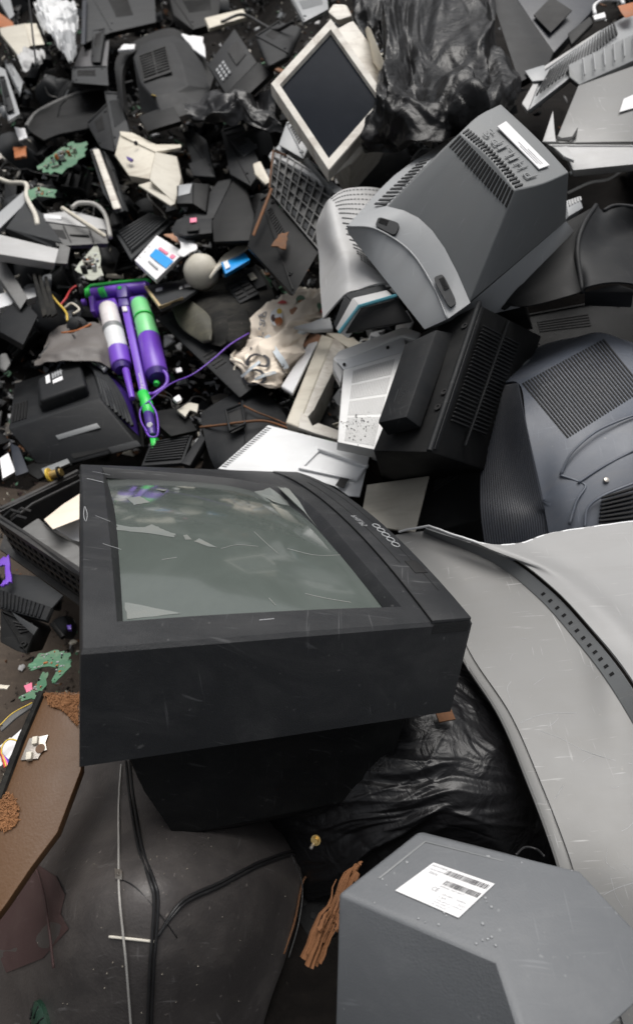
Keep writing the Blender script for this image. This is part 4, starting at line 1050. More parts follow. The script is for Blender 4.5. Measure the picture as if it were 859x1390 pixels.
# ================================================================ PAPER BAG
def build_bag():
    def shape(rows, amp, seed, nu=60, nv=60): return creases(patch(rows, nu, nv), .018, 34, seed, wid=(.05, .16), length=(.3, 1.1), big=.8)
    up = [[(400, 402, 1.98), (404, 392, 2.0), (425, 392, 2.0), (437, 388, 2.0)],
          [(368, 413, 1.93), (385, 410, 1.90), (415, 412, 1.88), (438, 412, 1.94)],
          [(337, 443, 1.86), (365, 438, 1.80), (405, 436, 1.80), (438, 430, 1.90)],
          [(342, 470, 1.80), (370, 461, 1.76), (405, 448, 1.78), (436, 436, 1.90)]]
    lo = [[(338, 464, 1.83), (360, 458, 1.76), (398, 448, 1.76), (428, 440, 1.86)],
          [(313, 480, 1.80), (345, 484, 1.70), (385, 475, 1.69), (410, 466, 1.80)],
          [(326, 502, 1.76), (348, 508, 1.65), (378, 502, 1.65), (398, 494, 1.76)],
          [(326, 528, 1.76), (345, 520, 1.66), (368, 527, 1.64), (384, 512, 1.74)]]
    T = thing('paper_bag', 'crumpled cream paper shopping bag with black lettering and printed vegetables', 'bag', V(350, 520, 1.72) - Vector((0, 0, .03)))
    gu, gl = shape(up, .009, 1), shape(lo, .008, 2)
    part(T, 'upper_half', M().grid(gu), BAGP, solid=.0012, smooth=50)
    part(T, 'lower_half', M().grid(gl), BAGP, solid=.0012, smooth=50)
    def onto(g):
        f = on_grid(g); return lambda px, py, w=0: f(px, py, .011 + w)
    U, Lw = onto(patch(up, 60, 60)), onto(patch(lo, 60, 60))
    def wfr(f, o, du, dv):     # lettering frame in picture axes laid on the paper
        return lambda u, v, w=0: f(o[0] + du[0] * u + dv[0] * v, o[1] + du[1] * u + dv[1] * v, w)
    m = M(); letter(m, 'r.ag', wfr(U, (349, 459), (4, -36), (11, 3)), 0, 1, 0, 1, 0) ; part(T, 'lettering', m, GREYINK)
    m = M(); letter(m, 'IGo', wfr(Lw, (347, 474), (9, 42), (-17, 6)), 0, 1, 1, 0, 0)
    m = M(); letter(m, 'I', wfr(Lw, (344, 474), (2, 5), (-18, 3)), 0, 1, 0, 1, 0)
    m.v = []; m.f = []; m.mi = []
    letter(m, 'IGO', wfr(Lw, (372, 480), (-12, 46), (-30, -5)), 0, 1, 0, 1, 0); part(T, 'lettering', m, INK)
    m = M(); letter(m, 'OSd', wfr(Lw, (374, 495), (9, 15), (5, -3)), 0, 1, 0, 1, 0); part(T, 'lettering', m, INK)
    # printed vegetables
    def blob(f, cx, cy, rx, ry, mat, rot=0):
        pts = []
        for k in range(12):
            a = k * math.pi / 6; x, y = math.cos(a) * rx, math.sin(a) * ry; pts.append(f(cx + x * math.cos(rot) - y * math.sin(rot), cy + x * math.sin(rot) + y * math.cos(rot)))
        c = f(cx, cy, .0005); m = M().add(pts + [c], [[i, (i + 1) % 12, 12] for i in range(12)]); part(T, 'printed_picture', m, mat)
    blob(U, 382, 414, 8, 2.6, RED, .1); blob(U, 408, 411, 6, 6, PCB); blob(U, 408, 413, 4, 3.5, ORANGE); blob(U, 376, 434, 8, 12, PAPER, .1); blob(U, 379, 440, 5, 6, ORANGE); blob(U, 380, 427, 3.5, 4, YELLOW)
    blob(U, 372, 436, 3, 5, MAROON); blob(U, 400, 427, 7, 6, CARD, .5); blob(U, 430, 420, 5, 6, PCB); blob(U, 434, 424, 3, 4, RED); blob(U, 426, 421, 3, 3, MAROON)
    # clear tape
    m = M()
    for a, b, w in (((364, 460), (384, 500), 7), ((333, 512), (355, 495), 4), ((350, 515), (372, 507), 3)):
        dx, dy = b[0] - a[0], b[1] - a[1]; l = math.hypot(dx, dy); nx, ny = -dy / l * w, dx / l * w; vs = []
        for k in range(9):
            t = k / 8
            for s in (-1, 1): vs.append(Lw(a[0] + dx * t + nx * s * .5, a[1] + dy * t + ny * s * .5, .001))
        m.add(vs, [[2 * k, 2 * k + 1, 2 * k + 3, 2 * k + 2] for k in range(8)])
    part(T, 'tape', m, TAPE)
    part(T, 'ragged_fringe', M().tube(spl([(326, 468, 1.82), (318, 478, 1.79), (314, 484, 1.78), (322, 492, 1.76), (318, 502, 1.76), (328, 515, 1.75)], 20), .003, 5), CREAM)
    block('plastic_tray', 'clear blue-grey plastic strip pushed into the paper bag', 'packaging', [(383, 452, 1.76), (440, 430, 1.84), (436, 438, 1.82), (392, 460)], Vector((0, 0, -.012)), TAPE, bevel=.002)
    block('dull_metal_strip', 'crumpled silvery foil strip between the paper bag and light grey monitor', 'foil', [(398, 443, 1.74), (448, 430, 1.68), (452, 446, 1.66), (426, 448)], Vector((0, 0, -.012)), SGREY, bevel=.003)
build_bag()

# ================================================================ DARK CASE WITH HANDLE
def build_case():
    T = thing('carry_case', 'dark green-grey plastic case with handle, tied with cord, behind the big television', 'case', G(330, 640, 0))
    rows = [[(273, 560, 1.72), (300, 543, 1.74), (330, 530, 1.76), (352, 524, 1.78)],
            [(275, 580, 1.62), (310, 580, 1.58), (345, 565, 1.60), (385, 560, 1.66)],
            [(285, 620, 1.54), (310, 625, 1.50), (350, 605, 1.52), (395, 590, 1.58)],
            [(305, 660, 1.50), (320, 655, 1.47), (355, 650, 1.47), (400, 640, 1.52)]]
    part(T, 'shell', M().grid(patch(rows, 20, 20)), CHAR, solid=.006, smooth=40)
    block('side_wall', None, None, [(273, 562, 1.73), (288, 618, 1.56), (305, 662, 1.52), (278, 660, 1.62)], Vector((0, .04, -.1)), BLACK, parent=T)
    block('end_wall', None, None, [(352, 525, 1.79), (395, 560, 1.72), (400, 600, 1.64), (383, 580, 1.66)], Vector((0, .04, -.1)), CHAR, parent=T)
    hf = [(308, 562, 1.59), (330, 553, 1.60), (334, 580, 1.54), (314, 590, 1.53)]
    q, n = plane_pts(hf); c = sum(q, Vector()) / 4
    m = M(); ring = [a + n * .012 for a in q]; m.tube([ring[0], ring[1], ring[2], ring[3], ring[0]], .004, 8); part(T, 'handle', m, CHAR, smooth=60)
    part(T, 'handle_recess', M().prism([a + n * .004 for a in q], -n * .004), SLOT)
    part(T, 'center_rib', M().tube([V(326, 532, 1.745), V(332, 560, 1.60), V(334, 620, 1.495)], .004, 6), CHAR)
    cable('cord', 'rusty brown cord tied across the dark carry case', [(272, 580, 1.63), (300, 577, 1.565), (330, 573, 1.535), (362, 572, 1.555), (400, 585, 1.56)], .0035, RUST)
    cable('cord', 'thin rusty cord running diagonally over the dark carry case', [(325, 548, 1.63), (350, 560, 1.59), (380, 572, 1.60), (420, 592, 1.52)], .0025, RUST)
build_case()

# ================================================================ BLACK TELEVISION lower left
def build_left_tv():
    T = thing('television', 'small black television with white sticker on its raised back and curved fins, left edge', 'television', G(90, 640, 0))
    K = (136, 541, 1.72); L_ = (11, 582, 1.68); BR = (122, 487, 1.92); BL = (10, 545, 1.90)
    m = M().loft([[V(*L_), V(*K), V(*BR), V(20, 520, 2.0)], [V(58, 640, 1.68), V(190, 606, 1.66), V(200, 590, 1.9), V(70, 600, 2.0)]]); part(T, 'cabinet', m, CHAR, bevel=.006)
    q = quad(L_, K, BR, (20, 520, 2.0))
    o = block('raised_back', None, None, [(49, 520, 1.80), (108, 487, 1.90), (120, 528, 1.74), (52, 549, 1.70)], Vector((0, .0, -.05)), CHAR, parent=T, bevel=.012, seg=4)
    o2 = block('raised_back', None, None, [(50, 514, 1.79), (107, 484, 1.88), (117, 522, 1.72), (53, 544, 1.69)], Vector((0, .0, -.05)), CHAR, parent=T, bevel=.012, seg=4)
    s = quad((50, 514, 1.79), (107, 484, 1.88), (117, 522, 1.72), (53, 544, 1.69))
    st = part(T, 'sticker', M().boxf(s, .20, .29, .12, .45, 0, .002).boxf(s, .34, .56, .42, .56, 0, .002), PAPER)
    m = M()
    for k in range(4): m.boxf(s, .34 + k * .06, .38 + k * .06, .14, .36, 0, .002)
    m.boxf(s, .36, .58, .20, .24, 0, .002); part(T, 'sticker_print', m, SGREY)
    m = M()
    for i in range(11):
        for j in range(5): m.boxf(q, .04 + j * .035, .06 + j * .035, .08 + i * .035, .10 + i * .035, .001, .004)
    part(T, 'vent_holes', m, SLOT)
    # front face recess and ledges
    f = quad(L_, K, (190, 606, 1.66), (58, 640, 1.68))
    m = M(); m.boxf(f, .36, .80, .42, .52, 0, .012); part(T, 'ledge', m, MGREY, bevel=.002)
    part(T, 'recess', M().boxf(f, .36, .80, .53, .92, 0, .003), SLOT)
    m = M(); m.boxf(f, .72, 1.02, .90, 1.02, 0, .014); m.boxf(f, -.02, .30, .93, 1.04, 0, .014); part(T, 'lower_rim', m, DGREY, bevel=.002)
    # curved fins
    for k in range(8):
        t = k / 7
        x0, y0 = 118 + 12 * t, 490 + 3 * t
        pts = [(113 + 14 * t, 492 + 6 * t, 1.90 - .02 * t), (128 + 19 * t, 502 + 10 * t, 1.84), (136 + 30 * t, 524 + 16 * t, 1.78), (142 + 38 * t, 548 + 30 * t, 1.73 - .01 * t)]
        part(T, 'fin', M().tube(spl(pts, 14), .0055, 6), DGREY, smooth=60)
    rows = [[(112, 488, 1.93), (128, 495, 1.90), (150, 508, 1.90)], [(130, 515, 1.83), (150, 520, 1.84), (175, 530, 1.86)], [(137, 541, 1.74), (168, 572, 1.74), (192, 600, 1.76)]]
    part(T, 'fin_bed', M().grid(patch(rows, 12, 12)), DPURP, solid=.003, smooth=180)
    part(T, 'bezel_edge', M().tube(spl([(150, 506, 1.89), (176, 530, 1.83), (190, 565, 1.78), (194, 608, 1.70)], 16), .006, 6), BLACK, smooth=60)
build_left_tv()

# ================================================================ PURPLE AND GREEN VACUUM CLEANER
def build_vac():
    b0 = V(205, 590, 1.62)
    T = thing('vacuum_cleaner', 'purple and green upright vacuum cleaner lying on its back in the scrap', 'vacuum cleaner', V(170, 480, 1.9) - Vector((0, 0, .12)))
    px = lambda r, d: r * d / FPX
    def cyl(name, a, b, ra, rb, mat, seg=28, **k):
        A, B = V(*a), V(*b); L = (B - A).length; return part(T, name, M().lathe(A, B - A, [(0, px(ra, a[2]) * .9), (L * .03, px(ra, a[2])), (L * .97, px(rb, b[2])), (L, px(rb, b[2]) * .92)], seg), mat, smooth=40, **k)
    # floor head
    A, B = V(120, 398, 2.24), V(203, 384, 2.24)
    part(T, 'floor_head', M().loft([[V(121, 390, 2.27), V(203, 378, 2.27), V(204, 392, 2.2), V(186, 398, 2.17), V(150, 404, 2.17), V(122, 410, 2.18)], [V(124, 400, 2.36), V(203, 390, 2.36), V(206, 402, 2.3), V(188, 408, 2.27), V(150, 414, 2.27), V(126, 418, 2.28)]]), PURPLE, bevel=.008, seg=3)
    cyl('brush_roll', (124, 399, 2.17), (200, 390, 2.17), 7.5, 7.5, PURPLE)
    part(T, 'bumper', M().tube([V(118, 402, 2.2), V(117, 394, 2.24), V(124, 388, 2.26), V(160, 383.5, 2.265), V(198, 380, 2.265), V(203, 382, 2.25)], .007, 8), GREEN, smooth=50)
    cyl('wheel_cap', (118, 398, 2.16), (124, 397, 2.16), 6, 6, GREEN); cyl('green_cap', (136, 398, 2.14), (143, 396, 2.14), 7, 7, GREEN)
    block('center_bridge', None, None, [(157, 388, 2.10), (172, 386, 2.10), (173, 402, 2.06), (159, 404)], Vector((0, .05, -.06)), DPURP, parent=T, bevel=.004)
    part(T, 'badge', M().lathe(V(163, 391, 2.09), Vector((0, -.7, .7)), [(0, .007), (.006, .006)], 10), GREEN)
    # shoulders
    block('shoulder', None, None, [(124, 408, 2.13), (156, 402, 2.08), (160, 416, 2.04), (152, 424, 2.03), (140, 426), (128, 424, 2.08)], Vector((0, .05, -.10)), PURPLE, parent=T, bevel=.012, seg=3)
    block('shoulder', None, None, [(174, 402, 2.08), (196, 398, 2.08), (204, 414, 2.04), (190, 416), (178, 418)], Vector((0, .05, -.10)), PURPLE, parent=T, bevel=.012, seg=3)
    block('hinge', None, None, [(160, 405, 2.05), (173, 404, 2.05), (175, 414, 2.03), (161, 416)], Vector((0, .03, -.05)), DPURP, parent=T, bevel=.004)
    cyl('side_knob', (112, 411, 2.13), (117, 410, 2.13), 4.5, 4.5, PURPLE)
    part(T, 'side_bracket', M().boxf(quad((120, 402, 2.1), (127, 400, 2.1), (129, 422, 2.05), (123, 423, 2.05)), 0, 1, 0, 1, -.03, 0), PURPLE, bevel=.004)
    # canisters
    cyl('filter_canister', (147, 418, 2.03), (155, 451, 1.95), 12, 13.2, CANW); cyl('canister_band', (153.5, 445, 1.945), (155.5, 452, 1.935), 13.6, 13.6, MGREY)
    cyl('filter_canister', (155, 451, 1.93), (161, 477, 1.88), 13.2, 13.5, WHITE)
    cyl('motor_cap', (161, 476, 1.88), (166, 498, 1.84), 14, 13.5, PURPLE); cyl('motor_base', (165.5, 497, 1.842), (167, 503, 1.835), 12, 10, DPURP)
    o = part(T, 'motor_seam', M().tube([V(161, 476, 1.88) + (V(166, 498, 1.84) - V(161, 476, 1.88)) * .08 + Vector((math.cos(a) * px(14.2, 1.88), math.sin(a) * px(14.2, 1.88) * .7, math.sin(a) * px(14.2, 1.88) * .7)) for a in [i * .35 for i in range(19)]], .0018, 5), DPURP)
    cyl('dust_bin', (190, 412, 2.02), (203, 460, 1.90), 12, 14.6, LGREEN)
    m = M().lathe(V(196, 433, 1.96) , V(203, 460, 1.90) - V(190, 412, 2.02), [(0, px(14, 1.96)), (.006, px(14, 1.96))], 24); part(T, 'bin_band', m, GREEN)
    cyl('bin_base', (202.5, 459, 1.90), (213, 508, 1.80), 14.8, 15.5, PURPLE)
    cyl('bin_bottom', (212.8, 507.5, 1.80), (214.5, 514, 1.79), 15.5, 12, DPURP); part(T, 'release_button', M().lathe(V(213, 520, 1.785), Vector((0, -.9, .1)), [(0, .01), (.01, .008)], 12), GREEN)
    bq = quad((199, 476, 1.86), (209, 473, 1.86), (215, 505, 1.79), (205, 507, 1.79))
    m = M()
    for k in range(5): m.tube([bq(.2, .1 + k * .2, .002), bq(.5, .04 + k * .2, .004), bq(.8, .1 + k * .2, .002)], .0022, 6)
    part(T, 'bin_ribs', m, PINKISH, smooth=180)
    # spine and handle
    part(T, 'spine', M().loft([[V(165, 416, 2.0), V(174, 415, 2.0), V(177, 416, 2.03), V(166, 417, 2.05)], [V(190, 535, 1.72), V(200, 533, 1.72), V(203, 534, 1.75), V(192, 537, 1.76)]]), PURPLE, bevel=.003)
    sq = quad((165, 416, 2.0), (174, 415, 2.0), (200, 533, 1.72), (190, 535, 1.72))
    part(T, 'latch', M().boxf(sq, .1, .8, .02, .08, 0, .006), CANW, bevel=.002)
    m = M(); letter(m, 'dyson', lambda u, v, w=0: sq(v, u, w), .97, .80, .75, .25, .0015); part(T, 'lettering', m, PAPER)
    cyl('hose_end', (171, 502, 1.82), (180, 541, 1.74), 5, 4, PURPLE)
    cyl('cuff', (194, 534, 1.72), (201, 551, 1.68), 7.5, 7.5, GREEN, seg=16); cyl('cuff', (199, 547, 1.685), (203, 564, 1.655), 8.5, 7, GREEN, seg=16)
    cyl('grip', (202, 561, 1.66), (207, 592, 1.60), 7, 6.5, DPURP, seg=16); part(T, 'grip_button', M().lathe(V(204, 577, 1.61), Vector((0, -.7, .7)), [(0, .008), (.008, .007)], 12), PAPER)
    block('tip', None, None, [(203, 593, 1.60), (212, 591, 1.60), (211, 602, 1.58), (206, 610, 1.57)], Vector((0, .02, -.03)), GREEN, parent=T, bevel=.003)
    part(T, 'cable_hook', M().tube(spl([(216, 500, 1.79), (226, 508, 1.78), (226, 522, 1.77), (210, 534, 1.75), (202, 535, 1.73)], 16), .006, 8), PURPLE, smooth=180)
    cable('power_cord', 'thin purple power cord running from the vacuum cleaner to the paper bag', [(200, 586, 1.58), (192, 572, 1.62), (191, 556, 1.66), (204, 543, 1.66), (232, 521, 1.68), (262, 508, 1.68), (290, 487, 1.72), (312, 468, 1.76), (338, 452, 1.80)], .0021, PURPLE, n=50)
    cable('power_cord', 'loop of purple cord around the vacuum cleaner grip', [(203, 545, 1.64), (212, 560, 1.62), (215, 580, 1.58), (213, 592, 1.57), (203, 592, 1.57), (196, 580, 1.60)], .0028, PURPLE)
PINKISH = plastic('worn_purple_edge', (.36, .18, .70), .4)
build_vac()

# ================================================================ DUSTY TELEVISION BACK centre left
def build_dusty():
    T = thing('television', 'dusty black television shell with vent blocks, right of the vacuum cleaner', 'television', G(290, 520, 0))
    block('front_rim', None, None, [(212, 432, 2.02), (240, 418, 2.05), (352, 520, 1.70), (325, 540, 1.66)], Vector((.03, .10, -.14)), CHAR, parent=T, bevel=.006)
    r = quad((212, 432, 2.02), (240, 418, 2.05), (352, 520, 1.70), (325, 540, 1.66)); m = M()
    for k in range(12): m.boxf(r, .25, .75, .10 + k * .022, .11 + k * .022, 0, .003)
    for k in range(5): m.boxf(r, .2, .7, .56 + k * .035, .574 + k * .035, 0, .003)
    part(T, 'vent', m, SLOT)
    rows = [[(236, 425, 2.05), (248, 404, 2.12), (300, 380, 2.18), (348, 362, 2.25)],
            [(255, 450, 1.95), (285, 415, 1.98), (325, 400, 2.02), (365, 385, 2.12)],
            [(282, 466, 1.86), (300, 440, 1.85), (330, 430, 1.90), (375, 412, 2.0)],
            [(300, 470, 1.80), (320, 460, 1.80), (345, 455, 1.85), (380, 440, 1.95)]]
    part(T, 'shell', M().grid(crumple(patch(rows, 24, 30), .006, 9, 4)), DUSTY, solid=.006, smooth=35)
    rows = [[(234, 420, 2.00), (244, 408, 2.03), (256, 405, 2.02)], [(246, 445, 1.91), (268, 430, 1.90), (284, 428, 1.90)], [(275, 466, 1.83), (285, 462, 1.80), (287, 450, 1.82)]]
    part(T, 'picture_tube', M().grid(patch(rows, 16, 16)), TUBED, solid=.006, smooth=180)
    block('vent_block', None, None, [(305, 385, 2.06), (330, 372, 2.10), (352, 398, 1.98), (325, 412, 1.95)], Vector((0, .03, -.06)), CHAR, parent=T)
    q = quad((305, 385, 2.06), (330, 372, 2.10), (352, 398, 1.98), (325, 412, 1.95)); m = M()
    for i in range(5):
        for j in range(2): m.boxf(q, .08 + j * .48, .46 + j * .48, .06 + i * .18, .16 + i * .18, 0, .004)
    part(T, 'vent', m, SLOT)
    block('socket_panel', None, None, [(330, 366, 2.16), (346, 360, 2.18), (362, 386, 2.05), (348, 392)], Vector((0, .03, -.06)), CHAR, parent=T)
    plate('label', None, None, [(336, 372, 2.10), (343, 369, 2.11), (349, 377, 2.07), (341, 380)], CREAM, .004, parent=T)
    block('dusty_lump', 'lump of dark foam stuck to the dusty television shell', 'foam', [(305, 430, 1.86), (335, 415, 1.90), (345, 440, 1.84), (325, 470, 1.76), (305, 462, 1.78)], Vector((0, .03, -.06)), DUSTY, bevel=.015, seg=3)
TUBED = plastic('dusty_tube_glass', (.05, .048, .035), .6, dust=.9, dustcol=(.13, .12, .08), dscale=12)
build_dusty()
T = thing('cabinet_door', 'dark panel with tan wooden edge and two white marks, above the dusty television shell', 'panel', G(245, 412, 0))
q0, n0 = plane_pts([(196, 388, 2.20), (262, 378, 2.30), (290, 378, 2.26), (248, 406), (218, 418)])
part(T, 'board', M().prism(q0, -n0 * .012), DGREY, bevel=.001)
part(T, 'edging', M().tube([q0[0] + n0 * .002, q0[4] + n0 * .002, q0[3] + n0 * .002], .006, 4), plastic('tan_edging', (.42, .32, .17), .6))
for x, y, a in ((216, 393, 4.5), (246, 390, 2), (258, 387, 8)):
    F = lambda u, v, w=0: CAM + ray(x + u * a, y + v * 2.2 - u * 1) * ((q0[0] + n0 * (.001 + w) - CAM).dot(n0) / ray(x + u * a, y + v * 2.2 - u).dot(n0))
    part(T, 'white_mark', M().boxf(F, -1, 1, -1, 1, 0, .001), PAPER)

# ================================================================ CRATE lower left with grey unit and paper
def build_crate():
    T = thing('crate', 'open black plastic crate with slotted sides at the lower left', 'crate', G(60, 770, 0))
    # near wall (slotted), far wall, floor
    a0, a1 = V(0, 700, 1.46), V(125, 800, 1.28); b0, b1 = V(0, 735, 1.50), V(125, 845, 1.30)
    def wall(p, q, h, name, n_, th):
        fr = lambda u, v, w=0: p.lerp(q, u) + Vector((0, 0, -h * v)) + n_ * w
        m = M()
        m.boxf(fr, 0, 1, 0, .16, -th, th); m.boxf(fr, 0, 1, .34, .44, -th, th); m.boxf(fr, 0, 1, .62, .72, -th, th); m.boxf(fr, 0, 1, .90, 1, -th, th)
        for k in range(17): m.boxf(fr, k / 16 - .006, k / 16 + .014, .16, .34, -th, th * .8); m.boxf(fr, k / 16 + .02, k / 16 + .034, .44, .62, -th, th * .8); m.boxf(fr, k / 16 - .006, k / 16 + .014, .72, .90, -th, th * .8)
        m.boxf(fr, 0, 1, 0, 1, -th * 2.5, -th * 1.5)
        part(T, name, m, CRATEM)
    n_ = Vector((-.55, -.8, .0)).normalized()
    wall(V(-6, 702, 1.44), V(128, 792, 1.24), .13, 'side_wall', n_, .005)
    wall(V(0, 690, 1.46), V(105, 640, 1.66), .10, 'side_wall', Vector((-.3, .9, 0)), .006)
    part(T, 'rim', M().tube([V(0, 702, 1.44), V(40, 728, 1.38), V(112, 780, 1.26)], .006, 6), CRATEM)
    part(T, 'rim', M().tube([V(0, 692, 1.46), V(22, 683, 1.50), V(106, 640, 1.66)], .007, 6), CRATEM)
    part(T, 'rim', M().tube([V(18, 705, 1.44), V(45, 684, 1.50), V(110, 652, 1.64)], .004, 6), CRATEM)
    part(T, 'floor', M().hexa([V(0, 745, 1.55), V(120, 830, 1.36), V(160, 680, 1.70), V(20, 680, 1.70)], [p + Vector((0, 0, -.01)) for p in (V(0, 745, 1.55), V(120, 830, 1.36), V(160, 680, 1.70), V(20, 680, 1.70))]), CRATEM)
    for x, y, d in ((16, 692, 1.44), (24, 700, 1.44), (30, 690, 1.46)): part(T, 'clip', M().tube([V(x - 14, y + 12, d), V(x, y, d - .01), V(x + 12, y + 4, d)], .004, 6), CRATEM)
    block('grey_unit', 'grey plastic unit lying inside the open black crate', 'appliance', [(28, 718, 1.42), (52, 702, 1.46), (62, 715, 1.42), (115, 745, 1.34), (112, 775, 1.30), (70, 752)], Vector((0, .02, -.07)), MGREY2, bevel=.006, seg=3)
    T2 = thing('paper_sheets', 'cream printed papers tucked inside the open black crate', 'paper', V(90, 720, 1.42))
    plate('sheet', None, None, [(60, 705, 1.42), (85, 685, 1.50), (118, 664, 1.58), (118, 700), (72, 718)], BAGP, .002, parent=T2)
    plate('sheet', None, None, [(74, 716, 1.40), (120, 700, 1.46), (120, 738, 1.38), (98, 732)], PAPER, .002, parent=T2)
    plate('printed_stripe', None, None, [(76, 697, 1.448), (92, 686, 1.49), (96, 689, 1.48), (80, 700)], PINK, .002, parent=T2)
    plate('printed_stripe', None, None, [(92, 686, 1.485), (108, 676, 1.52), (110, 679, 1.51), (95, 689)], PURPLE, .002, parent=T2)
CRATEM = plastic('black_crate_plastic', (.013, .013, .014), .5, dust=.35, dustcol=(.10, .09, .08))
MGREY2 = plastic('stained_grey_plastic', (.13, .13, .128), .55, dust=.4, dustcol=(.06, .055, .05))
build_crate()
T = thing('metal_spool', 'yellow and brass spool below the small black television', 'spool', V(72, 650, 1.6))
part(T, 'flange', M().lathe(V(66, 645, 1.60), Vector((1, .2, .2)), [(0, .020), (.006, .020)], 16), YELLOW, smooth=40); part(T, 'drum', M().lathe(V(68, 645, 1.60), Vector((1, .2, .2)), [(0, .012), (.035, .012)], 14), BRASS, smooth=40)
part(T, 'flange', M().lathe(V(80, 642, 1.60), Vector((1, .2, .2)), [(0, .018), (.005, .018)], 16), BLACK, smooth=40)
# ribbed black pieces between the small television and the big one
def ribbed(name, label, cat, q4, n, mat, rib=.005, group=None, th=.012, along='u', lo=.06, hi=.94):
    q = [P(a) for a in q4]; fr = quad(*q); c = sum(q, Vector()) / 4; T = thing(name, label, cat, Vector((c.x, c.y, min(p.z for p in q) - th)), group)
    part(T, 'plate', M().boxf(fr, 0, 1, 0, 1, -th, 0), mat, bevel=.0015)
    m = M()
    for k in range(n):
        a = lo + (hi - lo) * k / n; b = a + (hi - lo) / n * .45
        if along == 'u': m.boxf(fr, a, b, .06, .94, 0, rib)
        else: m.boxf(fr, .06, .94, a, b, 0, rib)
    part(T, 'ribs', m, mat, bevel=.0006); return T
ribbed('ribbed_panel', 'black ribbed plastic strip just above the far edge of the big television, left part', 'panel', [(205, 600, 1.60), (262, 590, 1.62), (248, 628, 1.52), (192, 632, 1.52)], 9, CHAR, .006, along='v')
block('plastic_bar', 'black plastic bar beside the ribbed strip above the big television', 'bar', [(245, 628, 1.50), (272, 590, 1.60), (280, 594, 1.59), (258, 632)], Vector((0, .02, -.04)), CHAR)
ribbed('ribbed_panel', 'black ribbed tray at the left edge on the dirt, below the black crate', 'panel', [(0, 800, 1.34), (70, 824, 1.24), (62, 842, 1.21), (0, 826, 1.29)], 11, CHAR, .005)
plate('dark_plate', 'dark grey flat plate behind the ribbed tray at the left edge', 'panel', [(8, 778, 1.42), (50, 782, 1.40), (86, 808, 1.32), (70, 826, 1.28), (0, 800, 1.38)], DGREY, .006)
block('black_shell', 'broken black plastic shell on the dirt, left edge, above the chipboard', 'casing', [(0, 828, 1.26), (48, 852, 1.22), (50, 858, 1.22), (36, 888, 1.17), (22, 884, 1.18), (0, 872, 1.2)], Vector((0, .04, -.06)), BLACK, bevel=.004)
plate('grey_flap', 'small dark grey flap over the broken black shell', 'panel', [(16, 830, 1.22), (52, 852, 1.18), (46, 862, 1.17), (24, 842)], DGREY, .004)
block('black_clip', 'small black plastic latch on the brown dirt beside the ribbed tray', 'latch', [(66, 846, 1.30), (74, 844, 1.30), (88, 862, 1.27), (82, 866)], Vector((0, 0, -.012)), BLACK)
plate('purple_frame_piece', 'purple plastic frame fragment at the left edge under the crate', 'fragment', [(0, 760, 1.40), (12, 752, 1.41), (16, 790, 1.34), (4, 796), (0, 794), (8, 786), (7, 766), (0, 768)], PURPLE, .006)
random.seed(21)
def pcb(label, pts, seed, mat=None, comps=14, name='circuit_board'):
    q, n = plane_pts(pts); q = jagged(q, .09, seed); random.seed(seed); comps = int(comps * 1.8); c = sum(q, Vector()) / len(q); T = thing(name, label, 'circuit board', Vector((c.x, c.y, min(p.z for p in q) - .002)))
    part(T, 'board', M().prism(q, -n * .002), mat or PCB); sz = (q[0] - q[len(q) // 2]).length
    ms = {}
    for k in range(comps):
        i = random.randrange(len(q)); p = c.lerp(q[i].lerp(q[(i + 1) % len(q)], random.random()), random.uniform(.1, .85)); t = (q[1] - q[0]).normalized(); b = n.cross(t); s = sz * random.uniform(.02, .06); kind = random.choice(('cap', 'box', 'res'))
        m = M(); mt = random.choice((METAL, BLACK, ORANGE, SGREY))
        if kind == 'cap': m.lathe(p, n, [(0, s * .5), (s * 1.2, s * .5)], 8)
        else:
            F = lambda u, v, w=0: p + t * u + b * v + n * w; m.boxf(F, -s * .5, s * .5, -s * (.3 if kind == 'res' else .7), s * (.3 if kind == 'res' else .7), 0, s * .4)
        part(T, 'component', m, mt)
    return T
pcb('broken green circuit board lying on the brown dirt, widest piece', [(38, 905, 1.16), (52, 888, 1.19), (75, 882, 1.20), (96, 886, 1.19), (92, 898), (84, 906), (60, 905), (44, 910)], 1)
pcb('narrow green circuit board sliver tilted against the big television', [(97, 894, 1.16), (97, 904, 1.14), (74, 928, 1.10), (70, 924), (82, 902)], 2, comps=5)
pcb('torn pale green circuit board scrap above the chipboard', [(58, 912, 1.12), (66, 914, 1.12), (64, 930, 1.09), (50, 948, 1.06), (30, 952), (26, 946), (46, 936)], 3, comps=10)
plate('red_fragment', 'small crumpled red-and-white scrap beside the green board', 'fragment', [(33, 930, 1.09), (44, 926, 1.10), (45, 936, 1.08), (36, 940)], PINK, .006)
plate('foil_scrap', 'torn silvery film scrap at the left edge beside the chipboard', 'film', [(0, 1012, .98), (30, 989, 1.0), (24, 1010, .97), (12, 1030, .95), (0, 1040)], PAPER, .002)
for k, (mat, nm, dx) in enumerate(((RED, 'red', 0), (YELLOW, 'yellow', 3), (PINK, 'pink', 6), (PURPLE, 'violet', 9))):
    cable('thin_wire', nm + ' thin wire in the bundle at the left edge beside the chipboard', [(-2, 1012 + dx, .955), (4 + dx * .6, 1030, .94), (7 + dx * .7, 1042 - dx * .5, .93)], .0014, mat)
cable('thin_wire', 'cream wire curling over the silvery film scrap', [(4, 1034, .94), (3, 1015, .95), (12, 1004, .96), (24, 1006, .955), (27, 1012, .95)], .0013, YELLOW)
cable('thin_wire', 'long yellow wire across the dirt towards the green boards', [(0, 985, 1.0), (18, 968, 1.02), (44, 954, 1.05)], .0012, YELLOW)
